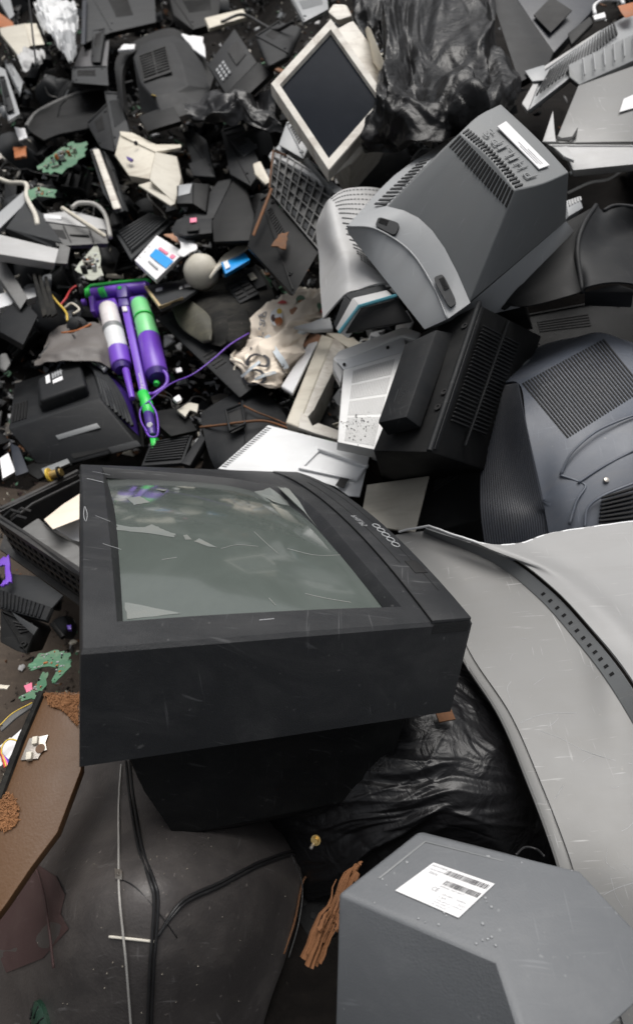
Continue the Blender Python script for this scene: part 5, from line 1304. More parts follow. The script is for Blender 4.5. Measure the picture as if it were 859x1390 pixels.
plate('plastic_sliver', 'long grey-green plastic sliver above the chipboard', 'fragment', [(0, 984, 1.03), (20, 966, 1.05), (46, 952, 1.06), (48, 956), (22, 974), (2, 992)], MGREY2, .004)
plate('white_fragment', 'small cream chip on the dirt at the left edge', 'fragment', [(0, 929, 1.1), (14, 930, 1.1), (10, 935, 1.09), (0, 934)], CREAM, .003)
plate('blue_fragment', 'small blue plastic chip beside the big television on the dirt', 'fragment', [(91, 848, 1.28), (97, 848, 1.28), (97, 854, 1.27), (92, 854)], DPURP, .008)

# ================================================================ BACKGROUND: framed monitor, bag, grille ...
def g_(px, py, o=.05): return G(px, py, o)
def build_framed():
    T = thing('computer_monitor', 'dirty white framed monitor standing on one corner, dark screen, beside the crumpled black bag', 'monitor', G(446, 235, -.02))
    L_, Bt, Tp, Rt = V(367, 113, 1.68), V(446, 232, 1.62), V(449, 24, 1.72), V(530, 145, 1.70)
    Rt = Bt + Tp - L_
    q = quad(L_, Bt, Rt, Tp)
    n = q(0, 0, 1) - q(0, 0, 0)
    def ringp(a, w, b=None): b = a if b is None else b; return [q(a, b, w), q(1 - a, b, w), q(1 - a, 1 - b, w), q(a, 1 - b, w)]
    m = M().loft([ringp(0, -.04), ringp(0, -.004), ringp(.008, 0), ringp(.078, 0), ringp(.092, -.010)], False, False)
    part(T, 'frame', m, DIRTYW, smooth=30)
    rows = [[q(.075 + .85 * u, .075 + .85 * v, -.011 + .006 * (1 - (2 * u - 1) ** 2) * (1 - (2 * v - 1) ** 2)) for u in [i / 12 for i in range(13)]] for v in [i / 12 for i in range(13)]]
    part(T, 'screen', M().grid(rows), SCREEN2, smooth=180)
    hs = Vector((.065, .04, .03))
    m = M().loft([[q(0, 0, -.04), q(1, 0, -.04), q(1, 1, -.04), q(0, 1, -.04)], [q(.04, .03, -.06) + hs, q(.97, .03, -.06) + hs, q(1, 1.02, -.05) + hs, q(.0, 1.02, -.05) + hs], [q(.2, .2, -.30) + hs, q(.8, .2, -.30) + hs, q(.8, .8, -.30) + hs, q(.2, .8, -.30) + hs]], False, True)
    part(T, 'rear_housing', m, DIRTYW, bevel=.008, seg=3)
    block('corner_knob', None, None, [(444, 16, 1.86), (452, 5, 1.88), (470, 6, 1.88), (478, 22, 1.86), (458, 28)], (4, 8, .1), DIRTYW, parent=T, bevel=.008, seg=3)
    block('stand_flap', None, None, [(498, 34, 1.72), (503, 38, 1.70), (523, 88, 1.64), (520, 98, 1.66), (508, 84)], (-3, 5, .08), CREAM, parent=T, bevel=.004)
build_framed()

rows = [[(520, -20, 2.15), (560, -30, 2.15), (620, -35, 2.15), (672, -30, 2.15)],
        [(520, 50, 1.82), (560, 40, 1.78), (620, 40, 1.78), (676, 40, 1.86)],
        [(518, 120, 1.66), (560, 105, 1.58), (625, 100, 1.56), (694, 95, 1.68)],
        [(500, 175, 1.60), (555, 160, 1.48), (625, 150, 1.44), (700, 130, 1.56)],
        [(496, 208, 1.64), (550, 204, 1.50), (612, 186, 1.46), (660, 160, 1.56)]]
single('bin_bag', M().grid(creases(patch(rows, 150, 130), .026, 170, 3, ang=1.25, spread=.9, wid=(.03, .15), length=(.2, .9), big=1.6)), FILMD, 'crumpled dull black bin bag draped between the framed monitor and the big grey monitor', 'bin bag', solid=.0015, smooth=32)
rows = [[(250, 140, 2.6), (290, 125, 2.65), (340, 130, 2.6), (372, 150, 2.5)], [(255, 155, 2.5), (295, 150, 2.42), (335, 150, 2.42), (375, 165, 2.4)], [(275, 165, 2.45), (310, 172, 2.36), (345, 172, 2.36), (384, 182, 2.36)]]
single('bin_bag', M().grid(creases(patch(rows, 70, 80), .030, 70, 7, wid=(.05, .16), big=1.5)), FILM, 'small crumpled black plastic bag left of the framed monitor, below the keypad phone', 'bin bag', solid=.002, smooth=80)
rows = [[(478, -5, 2.3), (510, -20, 2.3), (540, -20, 2.3)], [(480, 20, 2.1), (505, 30, 2.05), (530, 20, 2.05)], [(488, 35, 2.0), (510, 60, 1.95), (535, 70, 1.9)]]
single('bin_bag', M().grid(creases(patch(rows, 50, 50), .022, 50, 17, wid=(.05, .16))), FILMD, 'folded black film at the top behind the framed monitor corner', 'bin bag', solid=.002, smooth=80)

def build_grille():
    T = thing('vent_tray', 'rusty grey plastic grid tray with pale frame, below the framed monitor', 'tray', G(400, 300, -.05))
    q = quad((368, 214, 1.90), (398, 196, 1.95), (462, 256, 1.72), (430, 330, 1.60))
    q = quad((372, 200, 1.95), (466, 262, 1.70), (432, 338, 1.62), (366, 260, 1.84))
    part(T, 'floor', M().boxf(q, 0, 1, 0, 1, -.02, -.012), MGREY2)
    m = M()
    for k in range(10): m.boxf(q, k * .109, k * .109 + .018, 0, 1, -.012, .002)
    for k in range(6): m.boxf(q, 0, 1, k * .197, k * .197 + .022, -.012, .002)
    part(T, 'grid', m, MGREY2, bevel=.0008)
    m = M(); random.seed(2)
    for k in range(26):
        u, v = random.randrange(9) * .109 + .03, random.randrange(5) * .197 + .04; m.boxf(q, u, u + .06, v, v + .10, -.012, -.004)
    part(T, 'inserts', m, DGREY)
    block('pale_frame', None, None, [(366, 208, 1.95), (374, 200, 1.96), (466, 256, 1.70), (463, 262, 1.69)], (-2, 5, .02), PALE2, parent=T)
    block('corner_block', None, None, [(364, 212, 1.93), (382, 192, 1.98), (392, 200, 1.96), (376, 226, 1.90)], (2, 6, .06), SGREY, parent=T)
    part(T, 'rusty_edge', M().tube([q(0, .95, .004), q(0, .1, .004), q(.2, .02, .004)], .003, 6), RUST)
    block('rusty_cabinet', 'dark rusty metal cabinet below the grid tray', 'cabinet', [(352, 268, 1.86), (364, 262, 1.86), (432, 342, 1.62), (398, 402, 1.56), (336, 334)], (0, 10, .15), BLACK)
    plate('rust_stain_panel', 'thin rusted strip along the dark cabinet', 'metal strip', [(367, 254, 1.80), (370, 256, 1.79), (345, 320, 1.70), (342, 318)], RUST, .004)
    plate('rust_patch', 'rusty brown plate inside the dark cabinet', 'metal plate', [(378, 318, 1.66), (392, 314, 1.67), (388, 338, 1.63), (368, 334)], RUST, .004)
    block('grey_housing', 'grey wedge-shaped housing between the framed monitor and the grid tray', 'housing', [(388, 168, 1.98), (400, 160, 2.0), (420, 196, 1.92), (412, 216, 1.88), (378, 196)], (6, 10, .1), SGREY)
    block('grey_housing', 'mid grey sloping plate under the lower corner of the framed monitor', 'housing', [(414, 214, 1.80), (440, 236, 1.74), (470, 262, 1.66), (452, 262, 1.67)], (-4, 8, .1), MGREY)
build_grille()

def build_topright():
    T = thing('printer_casing', 'large pale grey upturned printer casing with louvred wall and rust stain, top right', 'casing', G(800, 200, -.02))
    block('louvred_wall', None, None, [(738, 95, 1.86), (812, 42, 1.98), (870, 10, 2.05), (870, 52, 1.95), (790, 92, 1.84), (716, 150, 1.74)], (2, 6, .04), SGREY, parent=T)
    q = quad((745, 96, 1.845), (835, 30, 1.99), (842, 48, 1.94), (722, 138, 1.74)); m = M()
    for k in range(24): m.boxf(q, .02 + k * .04, .036 + k * .04, .08, .92, .002, .010)
    part(T, 'louvres', m, DGREY)
    plate('top_edge', None, None, [(716, 150, 1.73), (738, 95, 1.85), (812, 45, 1.975), (815, 40, 1.98), (735, 92), (708, 140)], PALE2, .01, parent=T)
    plate('rust_stain', None, None, [(838, 8, 1.985), (862, 2, 2.0), (862, 20, 1.96), (848, 24), (842, 16)], ORANGE, .001, parent=T)
    block('inner_wall', None, None, [(770, 88, 1.82), (790, 78, 1.84), (868, 42, 1.92), (868, 78, 1.84), (785, 115, 1.74), (772, 105)], (2, 8, .04), MGREY, parent=T)
    q = quad((785, 84, 1.815), (865, 46, 1.90), (866, 72, 1.84), (788, 108, 1.74)); m = M()
    for k in range(6): m.boxf(q, .05 + k * .17, .065 + k * .17, .02, .95, .002, .008)
    part(T, 'wall_ribs', m, SGREY)
    block('flat_floor', None, None, [(784, 116, 1.74), (868, 86, 1.80), (868, 192, 1.56), (752, 194, 1.60), (766, 160)], (2, 8, .05), PALE, parent=T)
    block('front_flange', None, None, [(740, 194, 1.595), (868, 194, 1.55), (868, 222, 1.50), (777, 231, 1.52), (768, 210)], (2, 10, .05), PALE2, parent=T)
    plate('seam', None, None, [(740, 193, 1.585), (868, 194, 1.54), (868, 196, 1.537), (740, 195)], SLOT, .002, parent=T)
    plate('label', None, None, [(846, 134, 1.67), (868, 124, 1.69), (868, 144, 1.65), (840, 152)], PAPER, .001, parent=T)
    plate('broken_notch', None, None, [(754, 183, 1.60), (762, 187, 1.59), (776, 185, 1.59), (784, 172, 1.615), (782, 184), (772, 191), (756, 190)], SLOT, .003, parent=T)
    plate('broken_tab', None, None, [(736, 192, 1.60), (750, 150, 1.68), (752, 176, 1.62), (754, 192)], PALE2, .003, parent=T)
    part(T, 'latch', M().boxf(quad((752, 205, 1.56), (768, 202, 1.56), (778, 222, 1.52), (764, 216, 1.53)), 0, 1, 0, 1, 0, .008), PALE2, bevel=.002)
    plate('cracked_corner', None, None, [(712, 96, 1.84), (738, 88, 1.85), (742, 108, 1.80), (722, 110)], SGREY, .004, parent=T)
    cable('white_cable', 'white cable with connector at the top right above the printer casing', [(807, 20, 2.0), (806, 8, 2.04), (818, 0, 2.06), (840, 0, 2.06), (846, 6, 2.04)], .006, PAPER)
    block('white_plug', 'white plug on the end of the cable, top right', 'plug', [(804, 21, 1.98), (820, 16, 2.0), (822, 23, 1.97), (806, 27)], (0, 3, .02), PAPER)
    block('dark_clamp', 'dark crumpled plastic below the white plug', 'clamp', [(770, 45, 1.95), (800, 22, 2.0), (805, 30, 1.97), (775, 60)], (0, 6, .04), BLACK)
    T = thing('dark_cabinet', 'dark navy cabinet with square panel at the top edge', 'cabinet', G(720, 60, 0))
    block('side', None, None, [(664, -10, 2.2), (695, -10, 2.2), (751, 70, 1.92), (742, 92, 1.86), (704, 112, 1.82)], (4, 12, .1), CHAR, parent=T)
    block('face', None, None, [(694, -12, 2.2), (815, -12, 2.25), (800, 18, 2.1), (751, 72, 1.93)], (4, 12, .1), NAVY, parent=T)
    plate('square_panel', None, None, [(724, 20, 2.06), (748, -5, 2.14), (776, 14, 2.07), (747, 44, 1.98)], SLOT, .004, parent=T)
build_topright()

def build_phone():
    T = thing('telephone', 'black desk telephone with pale number keys at the top, left of the framed monitor', 'telephone', G(325, 110, -.05))
    A, B, C, D = V(281, 88, 2.75), V(306, 128, 2.55), V(349, 84, 2.62), V(318, 38, 2.95)
    block('body', None, None, [A, B, C, D], (8, 14, .1), CHAR, parent=T, bevel=.008)
    block('side_body', None, None, [B, V(350, 84, 2.62), V(372, 96, 2.55), V(330, 135, 2.5)], (4, 6, .1), BLACK, parent=T)
    q = quad(B, C, D, A)
    for i in range(4):
        for j in range(3):
            u, v = .10 + j * .10, .28 + i * .10
            part(T, 'key', M().boxf(q, u + i * .0, u + .06, v, v + .06, 0, .006), SGREY)
    part(T, 'display', M().boxf(q, .56, .88, .30, .72, 0, .003), SLOT)
build_phone()

def build_round():
    T = thing('monitor', 'black rounded monitor back with square louvred vent, top left of centre', 'monitor', G(225, 170, -.05))
    ringf = lambda pts: [P(a) for a in pts]
    outer = [(182, 84, 3.1), (190, 66, 3.25), (210, 53, 3.35), (236, 48, 3.35), (258, 58, 3.25), (275, 85, 3.05), (285, 120, 2.8), (268, 150, 2.65), (225, 165, 2.6), (192, 150, 2.75)]
    front = [(180, 76, 3.05), (188, 60, 3.15), (206, 52, 3.2), (224, 50, 3.2), (240, 58, 3.1), (250, 84, 2.95), (254, 120, 2.75), (243, 128, 2.7), (205, 132, 2.72), (187, 112, 2.86)]
    front = [(181, 78, 2.95), (189, 62, 3.05), (207, 54, 3.1), (224, 53, 3.1), (236, 60, 3.02), (246, 84, 2.88), (254, 116, 2.70), (236, 124, 2.66), (206, 130, 2.66), (190, 112, 2.78)]
    m = M().loft([ringf(outer), ringf(front)], False, True); part(T, 'housing', m, CHAR, bevel=.01, seg=3, smooth=50)
    q = quad((188, 78, 2.92), (226, 64, 2.98), (234, 100, 2.78), (196, 113, 2.76)); part(T, 'vent', M().boxf(q, 0, 1, 0, 1, 0, .008), SLOT)
    m = M()
    for k in range(9): m.boxf(q, .04, .48, .06 + k * .1, .10 + k * .1, .008, .014); m.boxf(q, .52, .96, .06 + k * .1, .10 + k * .1, .008, .014)
    part(T, 'louvres', m, BLACK)
    block('base', None, None, [(188, 158, 2.62), (234, 140, 2.66), (246, 164, 2.52), (200, 178)], (2, 6, .05), BLACK, parent=T)
    rows = [[(160, 130, 3.0), (158, 80, 3.3), (186, 54, 3.5), (232, 38, 3.6), (262, 58, 3.45), (292, 100, 3.0)], [(168, 150, 2.8), (168, 90, 3.2), (192, 64, 3.35), (232, 50, 3.4), (254, 68, 3.2), (282, 130, 2.8)]]
    part(T, 'front_shell', M().grid(patch(rows, 6, 40)), BLACK, solid=.03, smooth=60)
    plate('yellow_marks', None, None, [(206, 128, 2.64), (212, 130, 2.62), (212, 127), (207, 125)], YELLOW, .002, parent=T)
build_round()

def cream_box():
    T = thing('cream_box', 'cream plastic box with flared lid and two holes, upper left', 'box', G(200, 270, -.05))
    block('front', None, None, [(156, 210, 2.5), (164, 178, 2.62), (211, 206, 2.42), (203, 243, 2.32), (175, 238)], (6, 10, .05), CREAM, parent=T, bevel=.004)
    block('side', None, None, [(211, 206, 2.41), (240, 212, 2.44), (246, 240, 2.34), (238, 276, 2.24), (203, 243)], (4, 10, .05), BEIGE, parent=T, bevel=.003)
    plate('lid', None, None, [(163, 178, 2.61), (180, 180, 2.63), (212, 196, 2.52), (246, 196, 2.54), (246, 200, 2.53), (211, 206, 2.41), (164, 183, 2.58)], CREAM, .01, parent=T)
    plate('lower_flap', None, None, [(188, 251, 2.28), (205, 246, 2.31), (238, 276, 2.22), (232, 279, 2.21)], BEIGE, .006, parent=T)
    for x, y, r in ((185, 195, .009), (199, 201, .006)): part(T, 'hole', M().lathe(V(x, y, 2.47), Vector((0, -.7, .6)), [(0, r), (.006, r)], 10), SLOT)
    part(T, 'blue_mark', M().boxf(quad((173, 214, 2.42), (182, 218, 2.40), (179, 221, 2.39), (174, 218, 2.41)), 0, 1, 0, 1, 0, .008), DPURP)
cream_box()

# left-hand jumble
def lframe():
    T = thing('open_tray', 'pale grey open rectangular frame with a dark grey panel, left edge', 'frame', G(50, 350, -.02))
    block('rail', None, None, [(-10, 296, 2.4), (34, 258, 2.62), (36, 275, 2.55), (-8, 318)], (0, 8, .04), SGREY, parent=T)
    block('rail', None, None, [(-8, 318, 2.26), (0, 318, 2.26), (82, 338, 2.12), (75, 357, 2.05), (-5, 344)], (0, 10, .05), PALE2, parent=T)
    block('end', None, None, [(82, 330, 2.13), (96, 336, 2.12), (92, 358, 2.04), (75, 357, 2.05)], (0, 4, .06), MGREY2, parent=T)
    block('panel', None, None, [(8, 310, 2.36), (36, 272, 2.56), (58, 290, 2.46), (86, 330, 2.16), (70, 336)], (0, 6, .05), DGREY, parent=T)
lframe()
def player():
    T = thing('disc_player', 'dark player unit with white edge and white cable, lying open near the left frame', 'player', G(110, 340, -.02))
    block('top', None, None, [(60, 290, 2.42), (98, 286, 2.45), (150, 300, 2.36), (146, 312, 2.30), (62, 300)], (0, 4, .03), PALE2, parent=T)
    block('face', None, None, [(62, 302, 2.36), (144, 313, 2.28), (148, 330, 2.18), (78, 334)], (0, 6, .06), MGREY2, parent=T)
    q = quad((64, 304, 2.34), (144, 314, 2.26), (146, 328, 2.17), (78, 332, 2.2)); m = M()
    m.boxf(q, .28, .30, 0, 1, 0, .006); m.boxf(q, .72, .74, 0, 1, 0, .006); m.boxf(q, .33, .68, .55, .6, 0, .006); m.boxf(q, .05, .25, .3, .8, 0, .004); part(T, 'drawer_lines', m, SLOT)
    block('white_tube', None, None, [(60, 290, 2.40), (84, 292, 2.38), (84, 298, 2.36), (60, 296)], (0, 3, .02), WHITE, parent=T)
player()
cable('white_cable', 'white flat cable looping over the dark player unit', [(98, 282, 2.4), (108, 276, 2.42), (128, 277, 2.42), (140, 286, 2.36), (146, 300, 2.28), (150, 322, 2.18)], .009, GCABLE)
block('cream_stick', 'cream plastic stick lying across the dark player unit', 'stick', [(82, 281, 2.36), (86, 279, 2.36), (145, 318, 2.12), (143, 322, 2.12)], (0, 3, .02), CREAM)
cable('cream_cable', 'cream tangled cable beside the pale grey open frame', [(0, 243, 2.72), (14, 248, 2.7), (36, 250, 2.66), (37, 268, 2.55), (48, 290, 2.42), (52, 306, 2.34)], .011, WCABLE)
def slats():
    block('edged_board', 'dark panel edged with a white strip, leaning left of the cream box', 'panel', [(122, 204, 2.62), (131, 200, 2.64), (168, 286, 2.2), (158, 290, 2.2), (140, 262)], (8, 4, .1), DGREY)
    block('white_strip', 'long white strip on the leaning dark panel left of the cream box', 'strip', [(126, 203, 2.56), (134, 202, 2.57), (164, 282, 2.15), (154, 284, 2.15)], (2, 2, .03), DIRTYW)
    block('dark_board', 'dark board standing behind the white strip', 'board', [(140, 204, 2.66), (152, 226, 2.55), (170, 285, 2.24), (160, 280, 2.26)], (4, 2, .05), DGREY)
slats()
pcb('large green circuit board half buried, upper left', [(50, 226, 2.75), (76, 206, 2.9), (95, 193, 3.0), (118, 192, 2.98), (116, 212, 2.84), (84, 236, 2.68), (58, 234)], 6, comps=24)
pcb('small bright green circuit board near the cream cable', [(38, 258, 2.58), (52, 254, 2.60), (78, 258, 2.58), (76, 268, 2.52), (52, 266), (40, 274)], 7, comps=8)
pcb('pale triangular circuit board with dark holes above the vacuum cleaner head', [(132, 328, 2.22), (141, 374, 1.98), (124, 380, 1.96), (102, 366, 2.0)], 8, PCBW, 16)
plate('amber_scrap', 'orange-brown translucent scrap by the large green circuit board', 'fragment', [(18, 200, 2.9), (36, 198, 2.9), (36, 212, 2.82), (20, 214)], ORANGE, .01)
ribbed('ribbed_panel', 'dark ribbed plastic grille above the white printed box', 'grille', [(158, 318, 2.24), (205, 292, 2.4), (236, 300, 2.34), (178, 352, 2.06)], 8, DGREY, .014, along='v')
block('black_tube_end', 'black rounded plastic cap beside the white strip', 'cap', [(148, 290, 2.28), (158, 284, 2.3), (168, 290, 2.26), (166, 304, 2.2), (150, 306)], (0, 8, .06), BLACK, bevel=.02, seg=3)
def printed_box():
    T = thing('printed_box', 'crushed white cardboard box printed blue and red, above the vacuum cleaner', 'box', G(215, 372, -.0))
    q = [V(183, 353, 2.02), V(213, 319, 2.2), V(250, 342, 2.06), V(212, 380, 1.92)]
    block('face', None, None, q, (2, 6, .04), PAPER, parent=T, bevel=.002)
    f = quad(*q)
    part(T, 'blue_print', M().boxf(f, .36, .62, .30, .98, 0, .003), BLUE)
    part(T, 'red_print', M().boxf(f, .66, .73, .36, .68, 0, .003), PINK); part(T, 'red_print', M().boxf(f, .66, .76, .80, .92, 0, .003), PINK)
    m = M(); [m.boxf(f, .14 + k * .2, .17 + k * .2, .08, .1, 0, .003) for k in range(3)]; m.boxf(f, .2, .24, .4, .8, 0, .003); part(T, 'small_print', m, SGREY)
    rows = [[(238, 322, 2.12), (250, 318, 2.14), (262, 330, 2.08)], [(246, 334, 2.04), (254, 332, 2.05), (268, 338, 2.02)], [(240, 346, 2.0), (250, 350, 2.0), (262, 344, 2.0)]]
    part(T, 'torn_flap', M().grid(crumple(patch(rows, 12, 12), .012, 14, 2)), PAPER, solid=.003, smooth=40)
printed_box()
plate('brown_card', 'torn brown card scraps beside the white printed box', 'card', [(222, 318, 2.2), (240, 314, 2.2), (262, 328, 2.1), (250, 334), (236, 326)], CARD, .004)
single('lamp_dome', M().lathe(V(272, 368, 2.02), Vector((-.25, -.6, .7)), [(-.03, .06), (.0, .062), (.025, .052), (.04, .03), (.045, .006)], 28), BEIGE, 'round cream dome between the white printed box and the blue packet', 'dome', smooth=180)
rows = [[(286, 372, 1.96), (302, 348, 2.06), (318, 336, 2.10), (340, 322, 2.16)], [(284, 376, 1.93), (303, 357, 2.0), (322, 346, 2.04), (342, 332, 2.1)]]
single('curved_strip', M().grid(patch(rows, 4, 20)), BEIGE, 'curved cream plastic strip right of the cream dome', 'strip', solid=.006, smooth=60)
T = thing('packet', 'bright blue packet with white lettering under the curved cream strip', 'packet', G(320, 365, 0))
qp = [V(300, 356, 2.0), V(332, 342, 2.08), V(340, 352, 2.0), V(306, 372, 1.94)]
block('wrapper', None, None, qp, (0, 6, .05), BLUE, parent=T, bevel=.004)
part(T, 'white_print', M().boxf(quad(*qp), .06, .24, .15, .75, 0, .004), PAPER)
T = thing('television', 'small black television back with square label and pink sticker, right of the cream box', 'television', G(270, 330, -.04))
block('cabinet', None, None, [(318, 240, 2.36), (330, 244, 2.34), (345, 290, 2.1), (345, 326, 1.98), (290, 328, 1.98), (288, 300, 2.08)], (6, 10, .12), BLACK, parent=T)
block('back_panel', None, None, [(238, 300, 2.12), (290, 296, 2.12), (316, 242, 2.36), (296, 246, 2.36), (268, 284, 2.2)], (4, 8, .05), CHAR, parent=T)
block('lower_panel', None, None, [(240, 298, 2.11), (288, 296, 2.11), (288, 316, 2.03), (250, 320, 2.02), (232, 312)], (4, 8, .05), CHAR, parent=T)
block('rear_box', None, None, [(240, 252, 2.24), (262, 248, 2.26), (262, 276, 2.14), (240, 276, 2.14)], (4, 6, .06), CHAR, parent=T)
block('rear_box_side', None, None, [(263, 248, 2.26), (284, 250, 2.3), (280, 288, 2.14), (262, 276, 2.15)], (4, 6, .06), BLACK, parent=T)
plate('label', None, None, [(243, 251, 2.23), (261, 249, 2.24), (258, 262, 2.19), (242, 266, 2.18)], SGREY, .004, parent=T)
plate('pink_sticker', None, None, [(258, 296, 2.08), (267, 295, 2.08), (267, 301, 2.06), (258, 302)], PINK, .004, parent=T)
plate('slot', None, None, [(254, 306, 2.05), (270, 303, 2.05), (270, 312, 2.02), (254, 314)], SLOT, .004, parent=T)
block('grey_wedge', 'dark grey angular plate behind the small black television back', 'panel', [(248, 180, 2.8), (262, 176, 2.8), (280, 190, 2.7), (292, 240, 2.44), (266, 236)], (4, 8, .05), DGREY)
block('grey_wedge', 'black slanted panel above the small black television back', 'panel', [(300, 176, 2.7), (330, 168, 2.7), (356, 230, 2.3), (340, 252, 2.2), (312, 236)], (4, 8, .05), CHAR)
plate('small_flap', 'black flap with pale edge right of the cream box', 'panel', [(256, 222, 2.5), (280, 214, 2.5), (290, 240, 2.4), (262, 238)], CHAR, .01)
block('cream_shard', 'crumpled cream shard left of the grid tray', 'fragment', [(343, 222, 2.2), (354, 218, 2.2), (368, 246, 2.05), (360, 250, 2.05), (346, 236)], (0, 4, .02), CREAM, bevel=.006)
block('grey_unit', 'grey-black boxy unit below the small crumpled bag', 'appliance', [(306, 184, 2.6), (330, 178, 2.6), (350, 200, 2.45), (330, 214, 2.4)], (4, 10, .1), DGREY)
def arc_lid():
    rows = [[(36, 172, 3.2), (50, 154, 3.35), (80, 138, 3.5), (115, 125, 3.6), (146, 120, 3.6)], [(44, 180, 3.1), (60, 166, 3.2), (88, 155, 3.3), (118, 150, 3.3), (150, 145, 3.3)], [(60, 190, 3.0), (80, 182, 3.05), (100, 178, 3.05), (125, 172, 3.0), (146, 160, 3.1)]]
    T = thing('round_lid', 'large black round lid with worn rim, upper left', 'lid', G(90, 185, -.03)); part(T, 'shell', M().grid(patch(rows, 14, 24)), BLACK, solid=.01, smooth=60)
    part(T, 'rim', M().tube(spl(rows[0], 24), .012, 6), MGREY2, smooth=60)
arc_lid()
block('dark_slab', 'dark grey slab standing left of the rounded black monitor', 'panel', [(142, 124, 3.2), (162, 126, 3.15), (176, 178, 2.7), (156, 204, 2.55)], (4, 6, .1), DGREY)
block('dark_slab', 'dark sloping slab under the large black lid', 'panel', [(118, 168, 3.0), (146, 140, 3.1), (156, 206, 2.6), (136, 200, 2.7)], (4, 6, .1), CHAR)
block('grey_monitor_piece', 'mid grey monitor shell at the top left with sunken panel', 'casing', [(100, 90, 3.7), (112, 62, 4.1), (135, 38, 4.5), (150, 40, 4.4), (146, 84, 3.6), (146, 113, 3.3), (102, 112)], (2, 8, .1), DGREY2 := plastic('faded_grey_plastic', (.085, .085, .092), .5, dust=.2))
block('grey_monitor_piece', 'dark grey sunken face of the shell at the top left', 'panel', [(126, 42, 4.2), (143, 38, 4.2), (136, 84, 3.5), (124, 84, 3.5)], (2, 4, .02), CHAR)
block('grey_monitor_piece', 'grey box edge under the top left monitor shell', 'casing', [(98, 92, 3.5), (146, 90, 3.5), (148, 116, 3.15), (98, 112, 3.2)], (0, 6, .1), DGREY)
block('tall_grey_panel', 'scratched dark grey panel at the top left edge of the picture', 'panel', [(118, -12, 5.4), (210, -14, 5.4), (212, 30, 4.3), (150, 44, 4.1), (112, 60, 3.9)], (2, 6, .1), DGREY)
block('black_pole', 'thin dark post standing at the top left', 'post', [(112, 0, 4.9), (117, 0, 4.9), (115, 60, 3.8), (110, 60, 3.8)], (2, 0, .05), NAVY)
T = thing('cream_casing', 'bent beige casing with dark underside, far top left', 'casing', G(30, 80, 0))
block('left_face', None, None, [(0, 38, 4.3), (34, 32, 4.4), (42, 62, 3.8), (26, 76, 3.55), (2, 46)], (0, 4, .05), BEIGE, parent=T)
block('right_face', None, None, [(34, 32, 4.4), (50, 32, 4.4), (61, 60, 3.8), (42, 62, 3.8)], (0, 4, .05), CREAM, parent=T)
def crump(label, name, rows, mat, amp=.05, seed=1, cat='sheet', fr=6): single(name, M().grid(crumple(patch(rows, 26, 26), amp, fr, seed)), mat, label, cat, solid=.004, smooth=40)
crump('crumpled white sheet at the far top left beside the beige casing', 'crumpled_sheet', [[(54, 8, 5.2), (75, 4, 5.3), (102, 8, 5.2)], [(56, 34, 4.5), (78, 38, 4.3), (108, 34, 4.5)], [(66, 58, 3.95), (84, 64, 3.8), (104, 62, 3.9)]], WHITE, .10, 1)
crump('grey crumpled film standing right of the far white sheet', 'crumpled_sheet', [[(84, 18, 4.6), (96, 14, 4.7), (106, 20, 4.6)], [(80, 48, 4.0), (92, 50, 3.9), (104, 46, 4.0)], [(88, 78, 3.5), (96, 84, 3.4), (102, 80, 3.5)]], SGREY, .06, 2)
crump('pale grey crushed plastic under the beige casing', 'crushed_plastic', [[(30, 82, 3.6), (46, 76, 3.7), (62, 72, 3.7)], [(32, 94, 3.4), (48, 90, 3.4), (62, 84, 3.5)], [(36, 106, 3.25), (46, 102, 3.3), (56, 96, 3.35)]], PALE2, .06, 3)
block('remote_unit', 'long grey handset with white button, far left edge', 'handset', [(-4, 88, 3.6), (8, 94, 3.5), (28, 154, 2.85), (12, 164, 2.8)], (0, 5, .05), SGREY, bevel=.006)
block('handset_face', 'dark face of the long grey handset, far left edge', 'panel', [(0, 104, 3.35), (7, 104, 3.35), (20, 148, 2.85), (10, 152, 2.85)], (0, 2, .02), CHAR)
block('blue_grey_tube', 'smooth grey wedge behind the long grey handset', 'casing', [(8, 88, 3.7), (18, 88, 3.7), (32, 110, 3.3), (28, 128, 3.1)], (0, 5, .05), SGREY)
plate('brown_board', 'orange-brown board at the top left corner', 'board', [(-5, 14, 5.0), (18, 30, 4.6), (20, 38, 4.4), (-5, 36, 4.5)], ORANGE, .02)
block('grey_bin_edge', 'grey sheet metal at the top left corner', 'sheet metal', [(-4, -6, 5.6), (14, -4, 5.5), (20, 20, 4.8), (14, 26, 4.7)], (0, 4, .05), SGREY)
plate('white_scrap', 'white paper scrap at the left, under the handset', 'paper', [(20, 172, 3.0), (34, 174, 3.0), (38, 186, 2.9), (26, 190)], PAPER, .006)
plate('white_scrap', 'white torn piece right of the rounded black monitor', 'fragment', [(246, 46, 3.4), (276, 50, 3.3), (279, 78, 3.0), (262, 66)], PAPER, .01)
plate('white_scrap', 'small white corner left of the rounded black monitor', 'fragment', [(160, 68, 3.2), (168, 60, 3.3), (184, 60, 3.3), (182, 66, 3.2)], PAPER, .01)
block('cream_block', 'stepped cream plastic block at the top, left of the framed monitor', 'fragment', [(278, 24, 3.4), (330, 12, 3.7), (336, 22, 3.45), (284, 38, 3.2)], (0, 6, .04), CREAM)
block('black_crate_piece', 'black ribbed box at the top behind the keypad telephone', 'box', [(230, -6, 4.6), (300, -8, 4.6), (296, 30, 3.7), (262, 40, 3.5), (236, 20)], (0, 10, .1), BLACK)
block('grey_bracket', 'white and grey bracket at the top left of the framed monitor', 'bracket', [(394, -4, 2.5), (444, -6, 2.5), (446, 12, 2.35), (412, 30, 2.2)], (0, 6, .06), SGREY)
